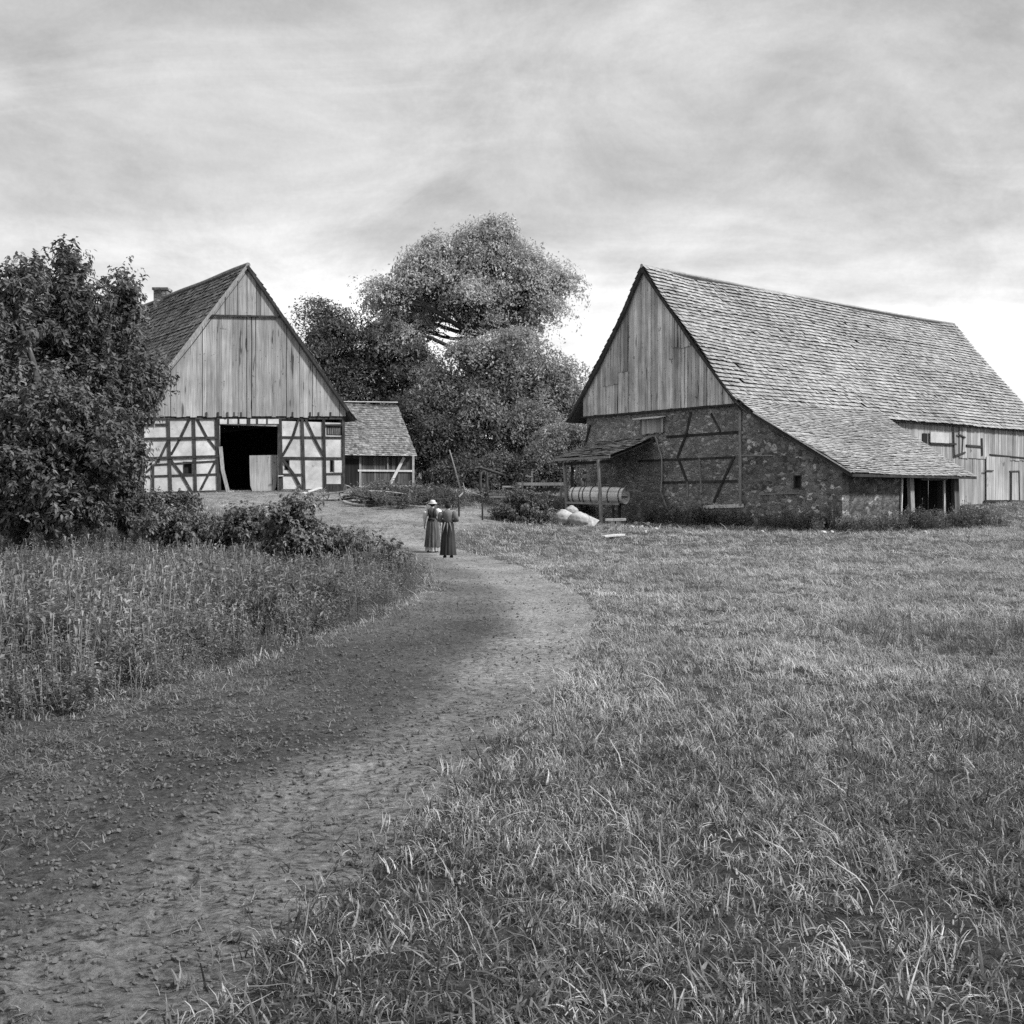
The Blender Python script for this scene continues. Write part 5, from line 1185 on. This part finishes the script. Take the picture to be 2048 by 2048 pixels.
cover('darkened_grass', 'darkened_grass', lush, lambda Y: 430 * min(1, (6.0 / Y) ** 1.75), 2.0, 26, lambda x, y, r: field_keep(x, y, r) & (mow(x, y) + r.normal(0, 2.5, len(x)) < 9.5), [2.5, 2.5, 2.5, 2.5, 1.6, .8, 1.6, .8, 3, 3, 3], .42, .95, 1.2, 'tangled grass in the near right corner of the meadow, near darkening painted into its colour', 120000, 18, .45, clump=.32)
cover('meadow_grass', 'grass', tufts, lambda Y: 460 * min(1, (6.0 / Y) ** 1.75), 2.0, 75, lambda x, y, r: field_keep(x, y, r) & (mow(x, y) + r.normal(0, 3.5, len(x)) > 7.5), [3, 3, 3, 3, .8, .8, .8, 3, 3, 3], .6, 1.3, 1.8, 'coarse mown meadow grass covering the right half of the ground', 160000, 11)
def path_keep(x, y, r):
    s = sdist(x, y, PATH); yd = sdist(x, y, YARD)
    dR = pdist(x, y, right_pts); p = np.clip((dR - 1.2) / 2.2, .06, .8) * np.clip(1.25 - y / 26, .25, 1)
    return ((s < -.1) & (r.random(len(x)) < p * (.25 + .75 * np.clip(vnoise(x * 1.6, y * 2.6) * 3.5 + .45, 0, 1)))) | ((yd < 0) & (r.random(len(x)) < .4))
low = [blades(10, .06, .008, .05, .9, .9, rg, 2) for _ in range(3)] + [blades(12, .13, .009, .09, .5, .5, rg, 3, .85) for _ in range(4)]
cover('path_grass', 'darkened_grass', low, lambda Y: 620 * min(1, (7.0 / Y) ** 1.7), 2.0, 60, path_keep, [1, 1, 1, 1.6, 1.6, 1.6, 1.6], .3, .8, 1.2, 'thin trodden grass growing on the path', 190000, 12, dz=.02)
cl = [clod(.02, rg) for _ in range(4)]
grit = [clod(.008, rg) for _ in range(4)]
cover('path_grit', 'dirt', grit, lambda Y: 420 * min(1, (6.0 / Y) ** 2.2), 2.0, 18, lambda x, y, r: (sdist(x, y, PATH) < .1) & (vnoise(x * 2, y * 3) + r.normal(0, .2, len(x)) > -.15), [1, 1, 1, 1], .4, 1.6, .8, 'fine dark grit and crumbs of soil on the path', 60000, 23, .5, dz=.018)
cover('path_clods', 'dirt', cl, lambda Y: 110 * min(1, (7.0 / Y) ** 1.7), 2.0, 34, lambda x, y, r: (sdist(x, y, PATH) < -.05) & (r.random(len(x)) < np.clip(pdist(x, y, right_pts) / 2.6, .12, .8)), [1, 1, 1, 1], .2, .95, .8, 'small dark clods of earth on the path', 60000, 13, .5, dz=.022)
herbs = [herb(.75, rg, 6, .07, .16, 13) for _ in range(4)] + [herb(.55, rg, 8, .095, .18, 15, False) for _ in range(3)] + [blades(16, .6, .008, .10, .3, .9, rg, 4) for _ in range(3)]
def weed_keep(x, y, r):
    s = sdist(x, y, WEEDS); return (s < r.normal(-.12, .12, len(x))) & (sdist(x, y, PATH) > 0)
cover('tall_weeds', 'tall_grass', herbs, lambda Y: 75 * min(1, (8.0 / Y) ** 1.4), 4.0, 38, weed_keep, [2, 2, 2, 2, 2.6, 2.6, 2.6, 1.6, 1.6, 1.6], .5, 1.2, .35, 'tall grass and weeds filling the verge left of the path', 60000, 14, .12)
def edge_keep(x, y, r):
    s = sdist(x, y, WEEDS); return (np.abs(s + .05) < .35)
cover('verge_grass', 'tall_grass', tufts, lambda Y: 260 * min(1, (7.0 / Y) ** 1.6), 4.0, 34, edge_keep, [2, 2, 2, 2, 1, 1, 1, 2, 2, 2], .5, 1.1, 1.2, 'ragged grass along the left edge of the path', 40000, 15, .25)
def foot_keep(x, y, r):
    b = sdist(x, y, BF2); return (b > .05) & (b < np.abs(r.normal(0, .7, len(x)))) & (y < 66) & (x < 22.5) & (sdist(x, y, [GR.pt(10.8, 0, 3.2)[:2], GR.pt(15, 0, 3.2)[:2], GR.pt(15, 0)[:2], GR.pt(10.8, 0)[:2]]) > 0)
cover('wall_weeds', 'leaf_bramble', herbs[4:7] + herbs[:2], lambda Y: 24.0, 42, 66, foot_keep, [1, 1, 1, .7, .7], .5, 1.2, .5, 'nettles and weeds along the foot of the stone barn', 40000, 16, .15, margin=6)
def patch_keep(x, y, r):
    a = np.array([ground_at(u, v) for u, v in ((1720, 1268), (1900, 1290), (2060, 1275), (1950, 1500), (1560, 1425), (2040, 1560))]); rad = np.array((.7, .9, .8, .35, .14, .4))
    d = np.hypot(x[:, None] - a[:, 0], (y[:, None] - a[:, 1]) * .8) / rad; return (d.min(1) < np.abs(r.normal(0, .6, len(x))))
cover('long_grass', 'leaf_bramble', [blades(12, .36, .006, .07, .3, .8, rg, 4) for _ in range(4)], lambda Y: 60, 3, 20, patch_keep, [1, 1, 1, 1], .6, 1.1, .5, 'darker patches of long grass in the meadow', 20000, 17, .15)
PILE = [ground_at(*p) for p in ((690, 996), (760, 988), (900, 994), (960, 1004), (890, 1018), (760, 1019))]
cover('yard_weeds', 'leaf_bramble', herbs[4:7] + tufts[:3], lambda Y: 10.0, 40, 62, lambda x, y, r: (sdist(x, y, PILE) < r.normal(0, .4, len(x))), [1, 1, 1, 1.5, 1.5, 1.5], .5, 1.1, .8, 'weeds growing through the timber heap in the yard', 20000, 19, .15)
